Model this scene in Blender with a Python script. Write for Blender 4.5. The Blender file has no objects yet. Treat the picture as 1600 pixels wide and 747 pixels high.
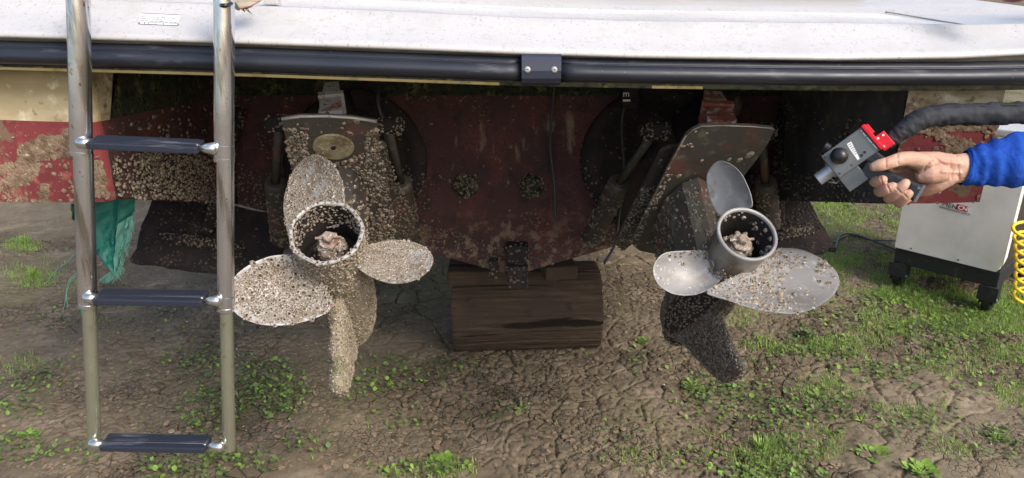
import bpy, math, random
import numpy as np
from mathutils import Vector, Matrix, noise as mnoise
random.seed(7); rng = np.random.default_rng(7)
C = bpy.context.scene.collection
SC = bpy.context.scene
R = math.radians

# ------------------------------------------------------------------ camera
H = 1.10; PITCH = R(20); FPX = 1155.0; CX = 800.0; CY = 373.5
cam = bpy.data.cameras.new('camera'); camo = bpy.data.objects.new('camera', cam); C.objects.link(camo)
cam.sensor_width = 36; cam.lens = 36 * FPX / 1600; cam.clip_start = 0.02; cam.clip_end = 500
camo.location = (0, 0, H); camo.rotation_euler = (math.pi / 2 - PITCH, 0, 0)
SC.camera = camo

# ------------------------------------------------------------------ sky, sun, exposure
SUN_EL = R(40); SUN_AZ = R(139)          # clockwise from +Y
w = bpy.data.worlds.new("World"); SC.world = w; w.use_nodes = True
nt = w.node_tree; bg = nt.nodes['Background']
sky = nt.nodes.new('ShaderNodeTexSky'); sky.sky_type = 'NISHITA'; sky.sun_disc = False
sky.sun_elevation = SUN_EL; sky.sun_rotation = SUN_AZ; sky.air_density = 1.0; sky.dust_density = 3.5; sky.ozone_density = 1.0
nt.links.new(sky.outputs[0], bg.inputs[0]); bg.inputs[1].default_value = 0.15
sl = bpy.data.lights.new('sun', 'SUN'); sl.energy = 1.15; sl.angle = R(20.0); sl.color = (1, 0.95, 0.88)
so = bpy.data.objects.new('sun', sl); C.objects.link(so)
sd = Vector((math.sin(SUN_AZ) * math.cos(SUN_EL), math.cos(SUN_AZ) * math.cos(SUN_EL), math.sin(SUN_EL)))
so.rotation_euler = sd.to_track_quat('Z', 'Y').to_euler(); so.location = (3, -4, 5)
SC.view_settings.view_transform = 'Standard'; SC.view_settings.look = 'None'
SC.view_settings.exposure = 1.0; SC.view_settings.gamma = 1.0

# ------------------------------------------------------------------ geometry helpers
cp, sp_ = math.cos(PITCH), math.sin(PITCH)
CAMP = Vector((0, 0, H)); FW = Vector((0, cp, -sp_)); UPV = Vector((0, sp_, cp)); RT = Vector((1, 0, 0))
def ray(px, py):
    return FW + RT * ((px - CX) / FPX) + UPV * ((CY - py) / FPX)
def at(px, py, Y):                        # point at distance Y in front
    d = ray(px, py); return CAMP + d * (Y / d.y)
def gp(px, py, z=0.0):
    d = ray(px, py); return CAMP + d * ((z - H) / d.z)
def onpl(px, py, P0, n):
    d = ray(px, py); return CAMP + d * ((P0 - CAMP).dot(n) / d.dot(n))
def proj(p):
    q = Vector(p) - CAMP; z = q.dot(FW)
    return CX + FPX * q.x / z, CY - FPX * q.dot(UPV) / z

class MB:
    def __init__(s): s.v = []; s.f = []; s.m = []
    def add(s, vs, fs, mi=0):
        b = len(s.v); s.v += [tuple(x) for x in vs]
        for f in fs: s.f.append(tuple(b + i for i in f)); s.m.append(mi)
        return s
    def box(s, c, ax, ay, az, mi=0, bev=0.0):
        """c centre; ax, ay, az half-extent vectors; bev chamfer length"""
        c = Vector(c); ax, ay, az = Vector(ax), Vector(ay), Vector(az)
        if bev <= 0:
            vs = [c + ax * i + ay * j + az * k for i in (-1, 1) for j in (-1, 1) for k in (-1, 1)]
            fs = [(0,1,3,2),(4,6,7,5),(0,4,5,1),(2,3,7,6),(0,2,6,4),(1,5,7,3)]
            return s.add(vs, fs, mi)
        # chamfered: 24 verts through bmesh
        import bmesh
        bm = bmesh.new()
        vv = [bm.verts.new(c + ax * i + ay * j + az * k) for i in (-1, 1) for j in (-1, 1) for k in (-1, 1)]
        for f in [(0,1,3,2),(4,6,7,5),(0,4,5,1),(2,3,7,6),(0,2,6,4),(1,5,7,3)]: bm.faces.new([vv[i] for i in f])
        bmesh.ops.recalc_face_normals(bm, faces=bm.faces)
        bmesh.ops.bevel(bm, geom=list(bm.edges), offset=bev, segments=2, affect='EDGES', profile=0.6)
        bm.verts.index_update()
        s.add([v.co.copy() for v in bm.verts], [[v.index for v in f.verts] for f in bm.faces], mi); bm.free(); return s
    def tube(s, pts, rad, n=16, mi=0, cap=True, squash=None, wob=None):
        pts = [Vector(p) for p in pts]; k = len(pts)
        rad = [rad] * k if isinstance(rad, (int, float)) else list(rad)
        T = []
        for i in range(k):
            a = pts[max(0, i - 1)]; b = pts[min(k - 1, i + 1)]; T.append((b - a).normalized())
        up = Vector((0, 0, 1)) if abs(T[0].z) < .9 else Vector((0, 1, 0))
        N = (up - T[0] * up.dot(T[0])).normalized()
        vs = []
        for i in range(k):
            N = (N - T[i] * N.dot(T[i])).normalized(); B = T[i].cross(N)
            for j in range(n):
                a = 2 * math.pi * j / n; r = rad[i]
                if wob: r *= wob(i, a)
                q = squash[i] if squash else 1.0
                vs.append(pts[i] + N * (math.cos(a) * r) + B * (math.sin(a) * r * q))
        fs = [(i*n+j, i*n+(j+1)%n, (i+1)*n+(j+1)%n, (i+1)*n+j) for i in range(k-1) for j in range(n)]
        if cap:
            fs.append(tuple(reversed(range(n)))); fs.append(tuple(range((k-1)*n, k*n)))
        return s.add(vs, fs, mi)
    def lathe(s, O, A, prof, n=32, mi=0, wob=None):
        """profile [(dist along A, radius)]"""
        A = Vector(A).normalized(); X = A.orthogonal().normalized(); Y = A.cross(X)
        vs = []
        for (d, r) in prof:
            for j in range(n):
                a = 2 * math.pi * j / n; rr = r * (wob(d, a) if wob else 1)
                vs.append(Vector(O) + A * d + X * (rr * math.cos(a)) + Y * (rr * math.sin(a)))
        k = len(prof)
        fs = [(i*n+j, i*n+(j+1)%n, (i+1)*n+(j+1)%n, (i+1)*n+j) for i in range(k-1) for j in range(n)]
        return s.add(vs, fs, mi)
    def prism(s, poly, th, mi=0):
        """poly list of 3D points, th extrusion vector"""
        n = len(poly); th = Vector(th); a = [Vector(p) for p in poly]
        vs = a + [p + th for p in a]
        fs = [tuple(range(n)), tuple(range(2*n-1, n-1, -1))] + [(i, i+n, (i+1)%n+n, (i+1)%n) for i in range(n)]
        return s.add(vs, fs, mi)
    def tris(s):
        out = []
        for f in s.f:
            for i in range(1, len(f) - 1): out.append((s.v[f[0]], s.v[f[i]], s.v[f[i+1]]))
        return out

def fixn(me):
    import bmesh
    bm = bmesh.new(); bm.from_mesh(me); bmesh.ops.recalc_face_normals(bm, faces=bm.faces); bm.to_mesh(me); bm.free()
LOC = {}
def world_loc(o):
    v = Vector((0, 0, 0))
    while o is not None: v = v + o.location; o = o.parent
    return v
def setp(o, label=None, cat=None, group=None, kind=None):
    if label: o['label'] = label
    if cat: o['category'] = cat
    if group: o['group'] = group
    if kind: o['kind'] = kind
    return o
def obj(name, mb, mats, parent=None, smooth=False, fix=True, base=None, auto=None):
    off = world_loc(parent) if parent else (Vector(base) if base is not None else Vector((0, 0, 0)))
    me = bpy.data.meshes.new(name)
    me.from_pydata([(x - off.x, y - off.y, z - off.z) for x, y, z in mb.v], [], mb.f)
    for m in (mats if isinstance(mats, (list, tuple)) else [mats]): me.materials.append(m)
    me.polygons.foreach_set('material_index', mb.m)
    if fix: fixn(me)
    if smooth: me.polygons.foreach_set('use_smooth', [True] * len(me.polygons))
    if auto is not None:
        me.set_sharp_from_angle(angle=R(auto))
    o = bpy.data.objects.new(name, me); C.objects.link(o)
    if parent: o.parent = parent
    elif base is not None: o.location = off
    return o
def npobj(name, V, F, mats, mi=None, parent=None, smooth=False):
    """V (N,3), F (M,k)"""
    off = world_loc(parent) if parent else Vector((0, 0, 0))
    V = np.asarray(V, dtype=np.float32) - np.array(off, dtype=np.float32)
    F = np.asarray(F, dtype=np.int32); k = F.shape[1]
    me = bpy.data.meshes.new(name)
    me.vertices.add(len(V)); me.vertices.foreach_set('co', V.ravel())
    me.loops.add(F.size); me.loops.foreach_set('vertex_index', F.ravel())
    me.polygons.add(len(F)); me.polygons.foreach_set('loop_start', np.arange(0, F.size, k, dtype=np.int32))
    for m in (mats if isinstance(mats, (list, tuple)) else [mats]): me.materials.append(m)
    if mi is not None: me.polygons.foreach_set('material_index', np.asarray(mi, dtype=np.int32))
    if smooth: me.polygons.foreach_set('use_smooth', np.ones(len(F), dtype=bool))
    me.update(calc_edges=True)
    o = bpy.data.objects.new(name, me); C.objects.link(o)
    if parent: o.parent = parent
    return o
def thing(name, loc, label, cat, group=None):
    o = bpy.data.objects.new(name, None); C.objects.link(o); o.location = loc; o.empty_display_size = .1
    return setp(o, label, cat, group)

def fbm(X, Y, sc, seed=0, octv=4, gain=.5):
    out = np.zeros_like(X, dtype=np.float64); amp = 1; tot = 0
    for o in range(octv):
        r = np.random.default_rng(seed * 31 + o); G = r.random((256, 256))
        u = X * sc + 37.3 * o; v = Y * sc + 11.7 * o
        i = np.floor(u).astype(int); j = np.floor(v).astype(int); fu = u - i; fv = v - j
        fu = fu*fu*(3-2*fu); fv = fv*fv*(3-2*fv); i &= 255; j &= 255; i1 = (i+1) & 255; j1 = (j+1) & 255
        out += amp * ((G[i,j]*(1-fu)+G[i1,j]*fu)*(1-fv) + (G[i,j1]*(1-fu)+G[i1,j1]*fu)*fv)
        tot += amp; amp *= gain; sc *= 2.03
    return out / tot
def voro(X, Y, sc, seed=0):
    r = np.random.default_rng(seed); JX = r.random((256,256)); JY = r.random((256,256)); ID = r.random((256,256)); TX = r.random((256,256))-.5; TY = r.random((256,256))-.5
    u = X*sc; v = Y*sc; i = np.floor(u).astype(int); j = np.floor(v).astype(int)
    F1 = np.full(X.shape, 9.0); F2 = np.full(X.shape, 9.0); idv = np.zeros(X.shape); tl = np.zeros(X.shape)
    for di in (-1,0,1):
        for dj in (-1,0,1):
            a = (i+di) & 255; b = (j+dj) & 255
            dx = i+di+JX[a,b]-u; dy = j+dj+JY[a,b]-v; d = np.sqrt(dx*dx+dy*dy)
            m = d < F1
            F2 = np.where(m, F1, np.minimum(F2, d)); idv = np.where(m, ID[a,b], idv); tl = np.where(m, -(dx*TX[a,b]+dy*TY[a,b]), tl); F1 = np.where(m, d, F1)
    return F1, F2, idv, tl

# ------------------------------------------------------------------ materials
MATS = {}
def mat(name, col, rough=.6, metal=0.0, spec=.5, bump=None, var=None, **kw):
    """var: list of (scale, detail, colour, lo, hi, stretch) noise patches; bump: list (scale, strength, distance)"""
    m = bpy.data.materials.new(name); m.use_nodes = True; n = m.node_tree; L = n.links
    b = n.nodes['Principled BSDF']; b.inputs['Roughness'].default_value = rough; b.inputs['Metallic'].default_value = metal
    b.inputs['Specular IOR Level'].default_value = spec
    geo = n.nodes.new('ShaderNodeNewGeometry'); pos = geo.outputs['Position']
    cur = n.nodes.new('ShaderNodeRGB'); cur.outputs[0].default_value = (*col, 1); out = cur.outputs[0]
    for i, v in enumerate(var or []):
        sc, det, c2, lo, hi = v[:5]; st = v[5] if len(v) > 5 else (1, 1, 1)
        mp = n.nodes.new('ShaderNodeMapping'); mp.inputs['Scale'].default_value = st; mp.inputs['Location'].default_value = (i*3.7+kw.get('seed', 0), i*1.3, i*2.1); L.new(pos, mp.inputs[0])
        nz = n.nodes.new('ShaderNodeTexNoise'); nz.inputs['Scale'].default_value = sc; nz.inputs['Detail'].default_value = det; nz.inputs['Roughness'].default_value = .6; L.new(mp.outputs[0], nz.inputs[0])
        mr = n.nodes.new('ShaderNodeMapRange'); mr.inputs[1].default_value = lo; mr.inputs[2].default_value = hi; L.new(nz.outputs[0], mr.inputs[0])
        fac = mr.outputs[0]
        if len(v) > 6:     # limited to a height band (z0, z1, softness)
            z0, z1, s_ = v[6]; sep = n.nodes.new('ShaderNodeSeparateXYZ'); L.new(pos, sep.inputs[0])
            a = n.nodes.new('ShaderNodeMapRange'); a.inputs[1].default_value = z0 - s_; a.inputs[2].default_value = z0 + s_; L.new(sep.outputs[2], a.inputs[0])
            c = n.nodes.new('ShaderNodeMapRange'); c.inputs[1].default_value = z1 + s_; c.inputs[2].default_value = z1 - s_; L.new(sep.outputs[2], c.inputs[0])
            mm = n.nodes.new('ShaderNodeMath'); mm.operation = 'MULTIPLY'; L.new(a.outputs[0], mm.inputs[0]); L.new(c.outputs[0], mm.inputs[1])
            m2 = n.nodes.new('ShaderNodeMath'); m2.operation = 'MULTIPLY'; L.new(mm.outputs[0], m2.inputs[0]); L.new(fac, m2.inputs[1]); fac = m2.outputs[0]
        mx = n.nodes.new('ShaderNodeMix'); mx.data_type = 'RGBA'; L.new(fac, mx.inputs[0]); L.new(out, mx.inputs[6]); mx.inputs[7].default_value = (*c2, 1); out = mx.outputs[2]
    L.new(out, b.inputs['Base Color'])
    if kw.get('rvar'):
        sc, lo, hi = kw['rvar']; nz = n.nodes.new('ShaderNodeTexNoise'); nz.inputs['Scale'].default_value = sc; nz.inputs['Detail'].default_value = 6; L.new(pos, nz.inputs[0])
        mr = n.nodes.new('ShaderNodeMapRange'); mr.inputs[1].default_value = .3; mr.inputs[2].default_value = .7; mr.inputs[3].default_value = lo; mr.inputs[4].default_value = hi; L.new(nz.outputs[0], mr.inputs[0]); L.new(mr.outputs[0], b.inputs['Roughness'])
    prev = None
    for (sc, st, dist) in (bump or []):
        nz = n.nodes.new('ShaderNodeTexNoise'); nz.inputs['Scale'].default_value = sc; nz.inputs['Detail'].default_value = 8; L.new(pos, nz.inputs[0])
        if kw.get('bstretch'):
            mp = n.nodes.new('ShaderNodeMapping'); mp.inputs['Scale'].default_value = kw['bstretch']; L.new(pos, mp.inputs[0]); L.new(mp.outputs[0], nz.inputs[0])
        bp = n.nodes.new('ShaderNodeBump'); bp.inputs['Strength'].default_value = st; bp.inputs['Distance'].default_value = dist; L.new(nz.outputs[0], bp.inputs['Height'])
        if prev: L.new(prev, bp.inputs['Normal'])
        prev = bp.outputs[0]
    if prev: L.new(prev, b.inputs['Normal'])
    if kw.get('trans'): b.inputs['Transmission Weight'].default_value = kw['trans']
    if kw.get('sss'):
        b.inputs['Subsurface Weight'].default_value = kw['sss']; b.inputs['Subsurface Radius'].default_value = (.01, .004, .002); b.inputs['Subsurface Scale'].default_value = .5
    MATS[name] = m; return m

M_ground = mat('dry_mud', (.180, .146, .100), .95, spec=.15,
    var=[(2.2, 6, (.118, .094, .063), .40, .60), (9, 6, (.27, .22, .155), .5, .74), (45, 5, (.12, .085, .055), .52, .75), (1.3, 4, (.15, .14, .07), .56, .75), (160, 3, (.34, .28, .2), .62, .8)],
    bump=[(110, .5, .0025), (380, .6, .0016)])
def crack_relief_shade(m, specs):
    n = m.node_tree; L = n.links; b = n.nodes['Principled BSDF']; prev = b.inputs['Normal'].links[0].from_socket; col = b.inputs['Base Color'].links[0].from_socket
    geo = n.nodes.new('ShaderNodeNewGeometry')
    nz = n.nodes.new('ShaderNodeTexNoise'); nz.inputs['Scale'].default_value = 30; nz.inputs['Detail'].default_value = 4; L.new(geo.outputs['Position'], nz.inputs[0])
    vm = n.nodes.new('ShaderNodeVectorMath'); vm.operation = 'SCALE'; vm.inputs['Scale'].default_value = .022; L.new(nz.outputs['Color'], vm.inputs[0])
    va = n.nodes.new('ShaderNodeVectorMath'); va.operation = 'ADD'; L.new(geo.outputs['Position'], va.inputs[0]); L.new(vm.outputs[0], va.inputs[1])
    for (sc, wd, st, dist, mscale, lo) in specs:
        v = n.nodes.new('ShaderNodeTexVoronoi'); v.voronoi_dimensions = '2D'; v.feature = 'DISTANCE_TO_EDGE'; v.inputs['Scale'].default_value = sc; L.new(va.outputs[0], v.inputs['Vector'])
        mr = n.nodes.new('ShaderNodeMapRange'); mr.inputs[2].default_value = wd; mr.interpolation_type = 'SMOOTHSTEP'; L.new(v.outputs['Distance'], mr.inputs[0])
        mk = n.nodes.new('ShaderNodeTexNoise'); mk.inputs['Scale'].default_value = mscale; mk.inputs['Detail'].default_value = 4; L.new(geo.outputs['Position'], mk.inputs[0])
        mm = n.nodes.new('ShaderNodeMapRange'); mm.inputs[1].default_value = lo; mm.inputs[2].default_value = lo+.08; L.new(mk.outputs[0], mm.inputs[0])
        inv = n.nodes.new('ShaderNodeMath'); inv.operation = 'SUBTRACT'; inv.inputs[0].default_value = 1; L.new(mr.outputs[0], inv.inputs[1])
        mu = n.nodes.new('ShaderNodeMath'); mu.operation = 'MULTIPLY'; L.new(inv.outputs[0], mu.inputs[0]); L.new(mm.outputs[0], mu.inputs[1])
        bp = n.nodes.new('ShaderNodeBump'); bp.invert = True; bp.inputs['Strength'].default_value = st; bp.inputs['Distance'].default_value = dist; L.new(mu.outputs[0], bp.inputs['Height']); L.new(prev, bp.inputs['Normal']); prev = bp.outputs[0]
        mx = n.nodes.new('ShaderNodeMix'); mx.data_type = 'RGBA'; ms = n.nodes.new('ShaderNodeMath'); ms.operation = 'MULTIPLY'; ms.inputs[1].default_value = .45; L.new(mu.outputs[0], ms.inputs[0]); L.new(ms.outputs[0], mx.inputs[0]); L.new(col, mx.inputs[6]); mx.inputs[7].default_value = (.06, .048, .036, 1); col = mx.outputs[2]  # crack shade painted into the mud colour, as bump gives no occlusion
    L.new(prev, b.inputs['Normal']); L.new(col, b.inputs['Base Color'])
crack_relief_shade(M_ground, [(21, .06, .8, .008, 2.2, .50), (55, .12, .7, .004, 3.6, .49)])
M_gel = mat('white_gelcoat', (.455, .45, .45), .38, spec=.4, var=[(5, 5, (.42, .42, .43), .45, .7), (260, 3, (.22, .21, .19), .60, .72, (1, 1, .45)), (60, 5, (.36, .34, .31), .56, .76, (1, 1, .3)), (14, 6, (.405, .395, .38), .50, .72, (1, 1, .5))], bump=[(30, .05, .001)])
M_nonskid = mat('white_nonskid', (.60, .59, .58), .6, spec=.3, var=[(6, 5, (.50, .49, .475), .45, .7), (230, 3, (.25, .24, .22), .58, .70), (70, 4, (.4, .37, .33), .62, .72)], bump=[(420, .9, .002)])
M_seam2 = mat('faded_red_edging', (.30, .08, .07), .8)
M_seam = mat('tan_seam', (.46, .42, .37), .8)
M_flange = mat('stained_flange', (.48, .45, .36), .7, var=[(40, 6, (.24, .19, .12), .5, .62, (.15, 1, 3)), (12, 4, (.30, .28, .20), .5, .66)])
M_yellow = mat('aged_yellow_strip', (.62, .50, .24), .6, var=[(25, 5, (.30, .26, .12), .52, .7)])
M_olive = mat('olive_slime_strip', (.07, .075, .045), .6, var=[(30, 6, (.22, .24, .09), .56, .66), (80, 4, (.02, .025, .02), .5, .6)], bump=[(120, .5, .002)])
M_rail = mat('navy_rubber', (.016, .019, .028), .4, spec=.45, rvar=(14, .30, .55), var=[(60, 6, (.06, .065, .075), .60, .72, (.2, 1, 1)), (140, 3, (.10, .10, .10), .70, .74)], bump=[(40, .06, .001)])
M_railp = mat('navy_plastic_cover', (.02, .025, .045), .5, var=[(60, 6, (.06, .065, .075), .6, .72)])
CREAM = (.60, .50, .30)
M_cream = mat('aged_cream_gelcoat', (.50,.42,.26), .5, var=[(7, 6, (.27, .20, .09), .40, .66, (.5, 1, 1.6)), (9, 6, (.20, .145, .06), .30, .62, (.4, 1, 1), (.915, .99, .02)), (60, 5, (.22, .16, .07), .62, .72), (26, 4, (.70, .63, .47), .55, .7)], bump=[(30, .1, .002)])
M_creamR = mat('stained_cream_gelcoat', (.42, .36, .24), .55, var=[(14, 6, (.20, .15, .08), .45, .6, (.5, 1, 1.6)), (60, 5, (.12, .09, .05), .55, .68), (30, 4, (.60, .55, .47), .6, .7)], bump=[(30, .1, .002)])
M_red = mat('red_antifouling', (.20, .042, .045), .75, spec=.2, var=[(8, 6, (.14, .030, .032), .42, .62), (40, 5, (.30, .10, .085), .56, .70), (22, 7, (.17, .11, .075), .55, .62), (34, 6, (.36, .27, .20), .64, .69), (90, 3, (.60, .52, .42), .70, .75)], bump=[(60, .25, .003)])
M_transom = mat('faded_maroon_antifouling', (.078, .034, .035), .8, spec=.18, var=[(4, 6, (.048, .026, .028), .42, .62), (22, 6, (.032, .022, .02), .52, .66), (75, 4, (.24, .15, .11), .66, .72), (9, 5, (.125, .042, .036), .52, .7), (140, 5, (.045, .03, .028), .50, .60), (16, 7, (.19, .145, .115), .60, .68, (1, 1, .3)), (34, 7, (.16, .12, .085), .50, .60, (1, 1, 1), (.30, .50, .05))], bump=[(60, .35, .003)])
M_algae = mat('dark_algae_crust', (.028, .034, .022), .9, spec=.15, var=[(38, 7, (.10, .105, .05), .52, .66), (90, 4, (.012, .014, .012), .5, .62), (16, 5, (.05, .03, .024), .55, .66)], bump=[(120, .9, .006)])
M_black = mat('black_fouled_paint', (.024, .021, .021), .9, spec=.12, var=[(18, 6, (.042, .030, .028), .48, .66), (80, 4, (.075, .065, .055), .62, .72)], bump=[(70, .4, .004)])
M_wallR = mat('fouled_navy_wall', (.085, .088, .10), .75, spec=.25, var=[(6, 6, (.05, .052, .055), .42, .62), (30, 7, (.12, .12, .085), .52, .66, (1,1,1), (.79,.99,.02)), (90, 4, (.20, .18, .15), .66, .73)], bump=[(60, .35, .004)])
M_drive = mat('peeling_drive_paint', (.045, .04, .036), .65, spec=.3, var=[(13, 6, (.095, .045, .035), .5, .62), (28, 5, (.11, .095, .07), .58, .68), (90, 3, (.26, .24, .18), .68, .73)], bump=[(80, .4, .003)])
M_plate = mat('slimed_plate_paint', (.060, .055, .046), .6, spec=.35, var=[(10, 6, (.15, .060, .048), .54, .68), (30, 5, (.13, .125, .09), .56, .68), (110, 3, (.30, .30, .20), .69, .73)], bump=[(80, .3, .002)])
M_shaft = mat('chipped_grey_red_casting', (.42, .43, .46), .6, var=[(34, 5, (.36, .10, .07), .52, .6), (90, 5, (.05, .05, .06), .58, .64)], bump=[(70, .3, .002)])
M_shaftR = mat('chipped_red_casting', (.34, .11, .085), .6, var=[(40, 5, (.55, .55, .57), .52, .6), (90, 5, (.05, .05, .06), .6, .66)], bump=[(70, .3, .002)])
M_rim = mat('pale_worn_edge', (.34, .34, .335), .5, metal=.2)
M_alu = mat('weathered_stainless_blade', (.27, .27, .275), .6, metal=.1, rvar=(30, .35, .6), var=[(16, 6, (.19, .175, .155), .5, .7), (200, 5, (.14, .11, .085), .52, .66), (26, 7, (.15, .12, .085), .50, .60), (120, 4, (.36, .35, .33), .60, .7)], bump=[(120, .15, .001)])
M_aluR = mat('clean_stainless_blade', (.27, .27, .275), .55, metal=.3, rvar=(24, .42, .62), var=[(10, 7, (.16, .155, .15), .45, .7, (.5, 1, 1)), (60, 6, (.38, .375, .37), .56, .72), (26, 7, (.17, .15, .13), .58, .68)], bump=[(150, .08, .001)])
M_hubL = mat('slimed_hub_metal', (.20, .175, .115), .75, var=[(30, 6, (.10, .105, .04), .5, .64), (70, 4, (.38, .36, .32), .6, .7)], bump=[(100, .6, .003)])
M_hubR = mat('tarnished_hub_metal', (.27, .255, .235), .45, metal=.6, rvar=(30, .3, .55), var=[(24, 6, (.14, .12, .09), .5, .7), (70, 4, (.46, .45, .42), .64, .7)], bump=[(120, .2, .001)])
M_anode = mat('pitted_zinc_anode', (.27, .24, .15), .9, spec=.15, var=[(40, 6, (.16, .13, .075), .44, .62), (160, 3, (.38, .35, .25), .56, .7)], bump=[(260, .8, .002)])
M_barn = mat('barnacle_shell', (.27, .23, .18), .95, spec=.12, var=[(90, 4, (.17, .135, .095), .42, .62), (320, 3, (.52, .49, .44), .55, .70)], bump=[(700, .5, .001)])
M_barnL = mat('bleached_barnacle_shell', (.27, .24, .20), .95, spec=.08, var=[(110, 4, (.15, .115, .085), .44, .62), (320, 3, (.48, .455, .42), .52, .66)], bump=[(700, .5, .001)])
M_barnG = mat('grimy_barnacle_shell', (.20, .168, .125), .9, spec=.15, var=[(70, 4, (.09, .08, .06), .45, .62), (260, 3, (.40, .37, .31), .60, .70)], bump=[(700, .5, .001)])
M_barnK = mat('blackened_barnacle_shell', (.11, .095, .075), .9, spec=.2, var=[(60, 4, (.025, .023, .02), .45, .62), (300, 3, (.13, .12, .10), .60, .70)])
M_scar = mat('chalky_scar', (.50, .49, .47), .8)
M_hole = mat('barnacle_opening', (.05, .032, .022), .9)
M_shell = mat('rusty_growth_lump', (.23, .185, .145), .9, var=[(50, 5, (.14, .075, .055), .5, .62), (120, 4, (.55, .50, .46), .54, .66)], bump=[(160, .9, .004)])
M_mudc = mat('dried_mud_clod', (.24, .175, .12), .95, spec=.1, var=[(50, 5, (.13, .09, .06), .45, .65), (120, 4, (.42, .34, .25), .62, .72)], bump=[(200, .8, .003)])
M_steel = mat('polished_stainless_tube', (.66, .67, .70), .15, metal=.95, rvar=(18, .10, .20), var=[(55, 6, (.36, .34, .30), .50, .60, (1, 1, .10)), (100, 5, (.30, .22, .14), .64, .68, (1,1,.6)), (14, 4, (.52, .52, .54), .5, .7)])
M_steelG = mat('dull_stainless_tube', (.46, .48, .38), .2, metal=.85, rvar=(18, .14, .28), var=[(60, 5, (.34, .33, .20), .60, .70)])
M_rungm = mat('bright_cast_rung_end', (.55, .55, .54), .22, metal=.9)
M_tread = mat('navy_plastic_tread', (.020, .025, .042), .42, spec=.5, var=[(60, 5, (.10, .11, .13), .58, .7, (.15, 1, 1))])
M_wood = mat('wet_dark_wood', (.058, .042, .031), .9, spec=.12, var=[(7, 6, (.098, .070, .048), .42, .66, (.25, 1, 1.6)), (70, 8, (.030, .021, .015), .36, .74, (.045, 1, 1)), (170, 6, (.15, .11, .075), .55, .85, (.04, 1, 1)), (3.5, 5, (.045, .034, .026), .48, .62), (22, 5, (.014, .010, .008), .605, .64, (.07, 1, 1)), (60, 3, (.012, .009, .007), .70, .73)], bump=[(80, .9, .006), (260, .5, .002)], bstretch=(.05, 1, 1))
M_woodend = mat('log_end_grain', (.085, .060, .04), .9, bump=[(90, .6, .004)])
M_tarp = mat('green_woven_tarp', (.006, .125, .10), .6, var=[(30, 6, (.003, .065, .055), .5, .65, (1, 1, .3)), (90, 4, (.02, .22, .17), .62, .7, (1, 1, .2))], bump=[(150, .6, .002)], bstretch=(1, 1, .15))
M_fray = mat('pale_green_threads', (.09, .25, .21), .7)
M_gun = mat('grey_painted_aluminium', (.125, .135, .135), .42, spec=.5, metal=.3, var=[(40, 4, (.16, .17, .17), .5, .7)], bump=[(300, .08, .0006)])
M_gun2 = mat('light_grey_nozzle', (.42, .44, .47), .35, metal=.5)
M_gred = mat('red_anodised_metal', (.62, .012, .025), .33, metal=.35)
M_gblk = mat('black_moulded_plastic', (.012, .012, .014), .36, spec=.5, bump=[(300, .1, .0006)])
M_hose = mat('black_fabric_hose_sleeve', (.016, .018, .024), .72, spec=.35, bump=[(24, .5, .006), (60, .25, .003)], bstretch=(1.4, 1, 1))
M_label = mat('white_label', (.75, .75, .75), .5)
M_print = mat('grey_print', (.10, .10, .12), .6)
M_skin = mat('skin', (.45, .285, .21), .5, spec=.35, sss=.08, var=[(40, 5, (.49, .235, .17), .48, .66), (14, 4, (.40, .235, .165), .42, .66), (130, 4, (.44, .24, .17), .62, .72)], bump=[(150, .35, .0016), (500, .25, .0008)])
M_nail = mat('fingernail', (.66, .42, .36), .28)
M_sleeve = mat('royal_blue_cotton', (.012, .062, .34), .9, spec=.15, var=[(12, 5, (.008, .045, .25), .45, .68), (90, 4, (.02, .08, .40), .5, .7)], bump=[(22, .9, .012), (600, .5, .001)])
M_cab = mat('pale_grey_powder_coat', (.68, .685, .665), .42, spec=.4, var=[(6, 4, (.55, .56, .53), .45, .7)], bump=[(500, .06, .0005)])
M_cabk = mat('black_powder_coat', (.012, .014, .018), .45, var=[(40, 5, (.04, .036, .028), .56, .7)])
M_cabs = mat('dark_glossy_side_panel', (.02, .018, .013), .25, spec=.6)
M_redp = mat('red_print', (.55, .01, .015), .5)
M_blkp = mat('black_print', (.02, .02, .02), .5)
M_wht = mat('white_print', (.8, .8, .8), .5)
M_yel = mat('yellow_coiled_hose', (.80, .55, .01), .35, spec=.5)
M_cable = mat('dark_cable', (.03, .035, .04), .5)
def leafmat(name, c, c2):
    m = mat(name, c, .6, spec=.35, var=[(8, 4, c2, .42, .62), (120, 3, tuple(min(1, x*1.5) for x in c), .58, .72)])
    b = m.node_tree.nodes['Principled BSDF']; n = m.node_tree
    tr = n.nodes.new('ShaderNodeBsdfTranslucent'); mx = n.nodes.new('ShaderNodeMixShader'); mx.inputs[0].default_value = .25
    n.links.new(b.inputs['Base Color'].links[0].from_socket, tr.inputs[0])
    outn = [x for x in n.nodes if x.type == 'OUTPUT_MATERIAL'][0]
    n.links.new(b.outputs[0], mx.inputs[1]); n.links.new(tr.outputs[0], mx.inputs[2]); n.links.new(mx.outputs[0], outn.inputs[0]); return m
M_leaf = leafmat('weed_leaf', (.14, .185, .065), (.10, .135, .05))
M_leafb = leafmat('bright_weed_leaf', (.21, .36, .06), (.16, .26, .055))
M_grass = leafmat('grass_blade', (.29, .41, .10), (.20, .31, .07))
M_dryleaf = mat('dead_leaf_flake', (.24, .18, .115), .9, var=[(30, 4, (.15, .10, .065), .45, .65), (60, 4, (.36, .29, .19), .6, .7)])

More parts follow.
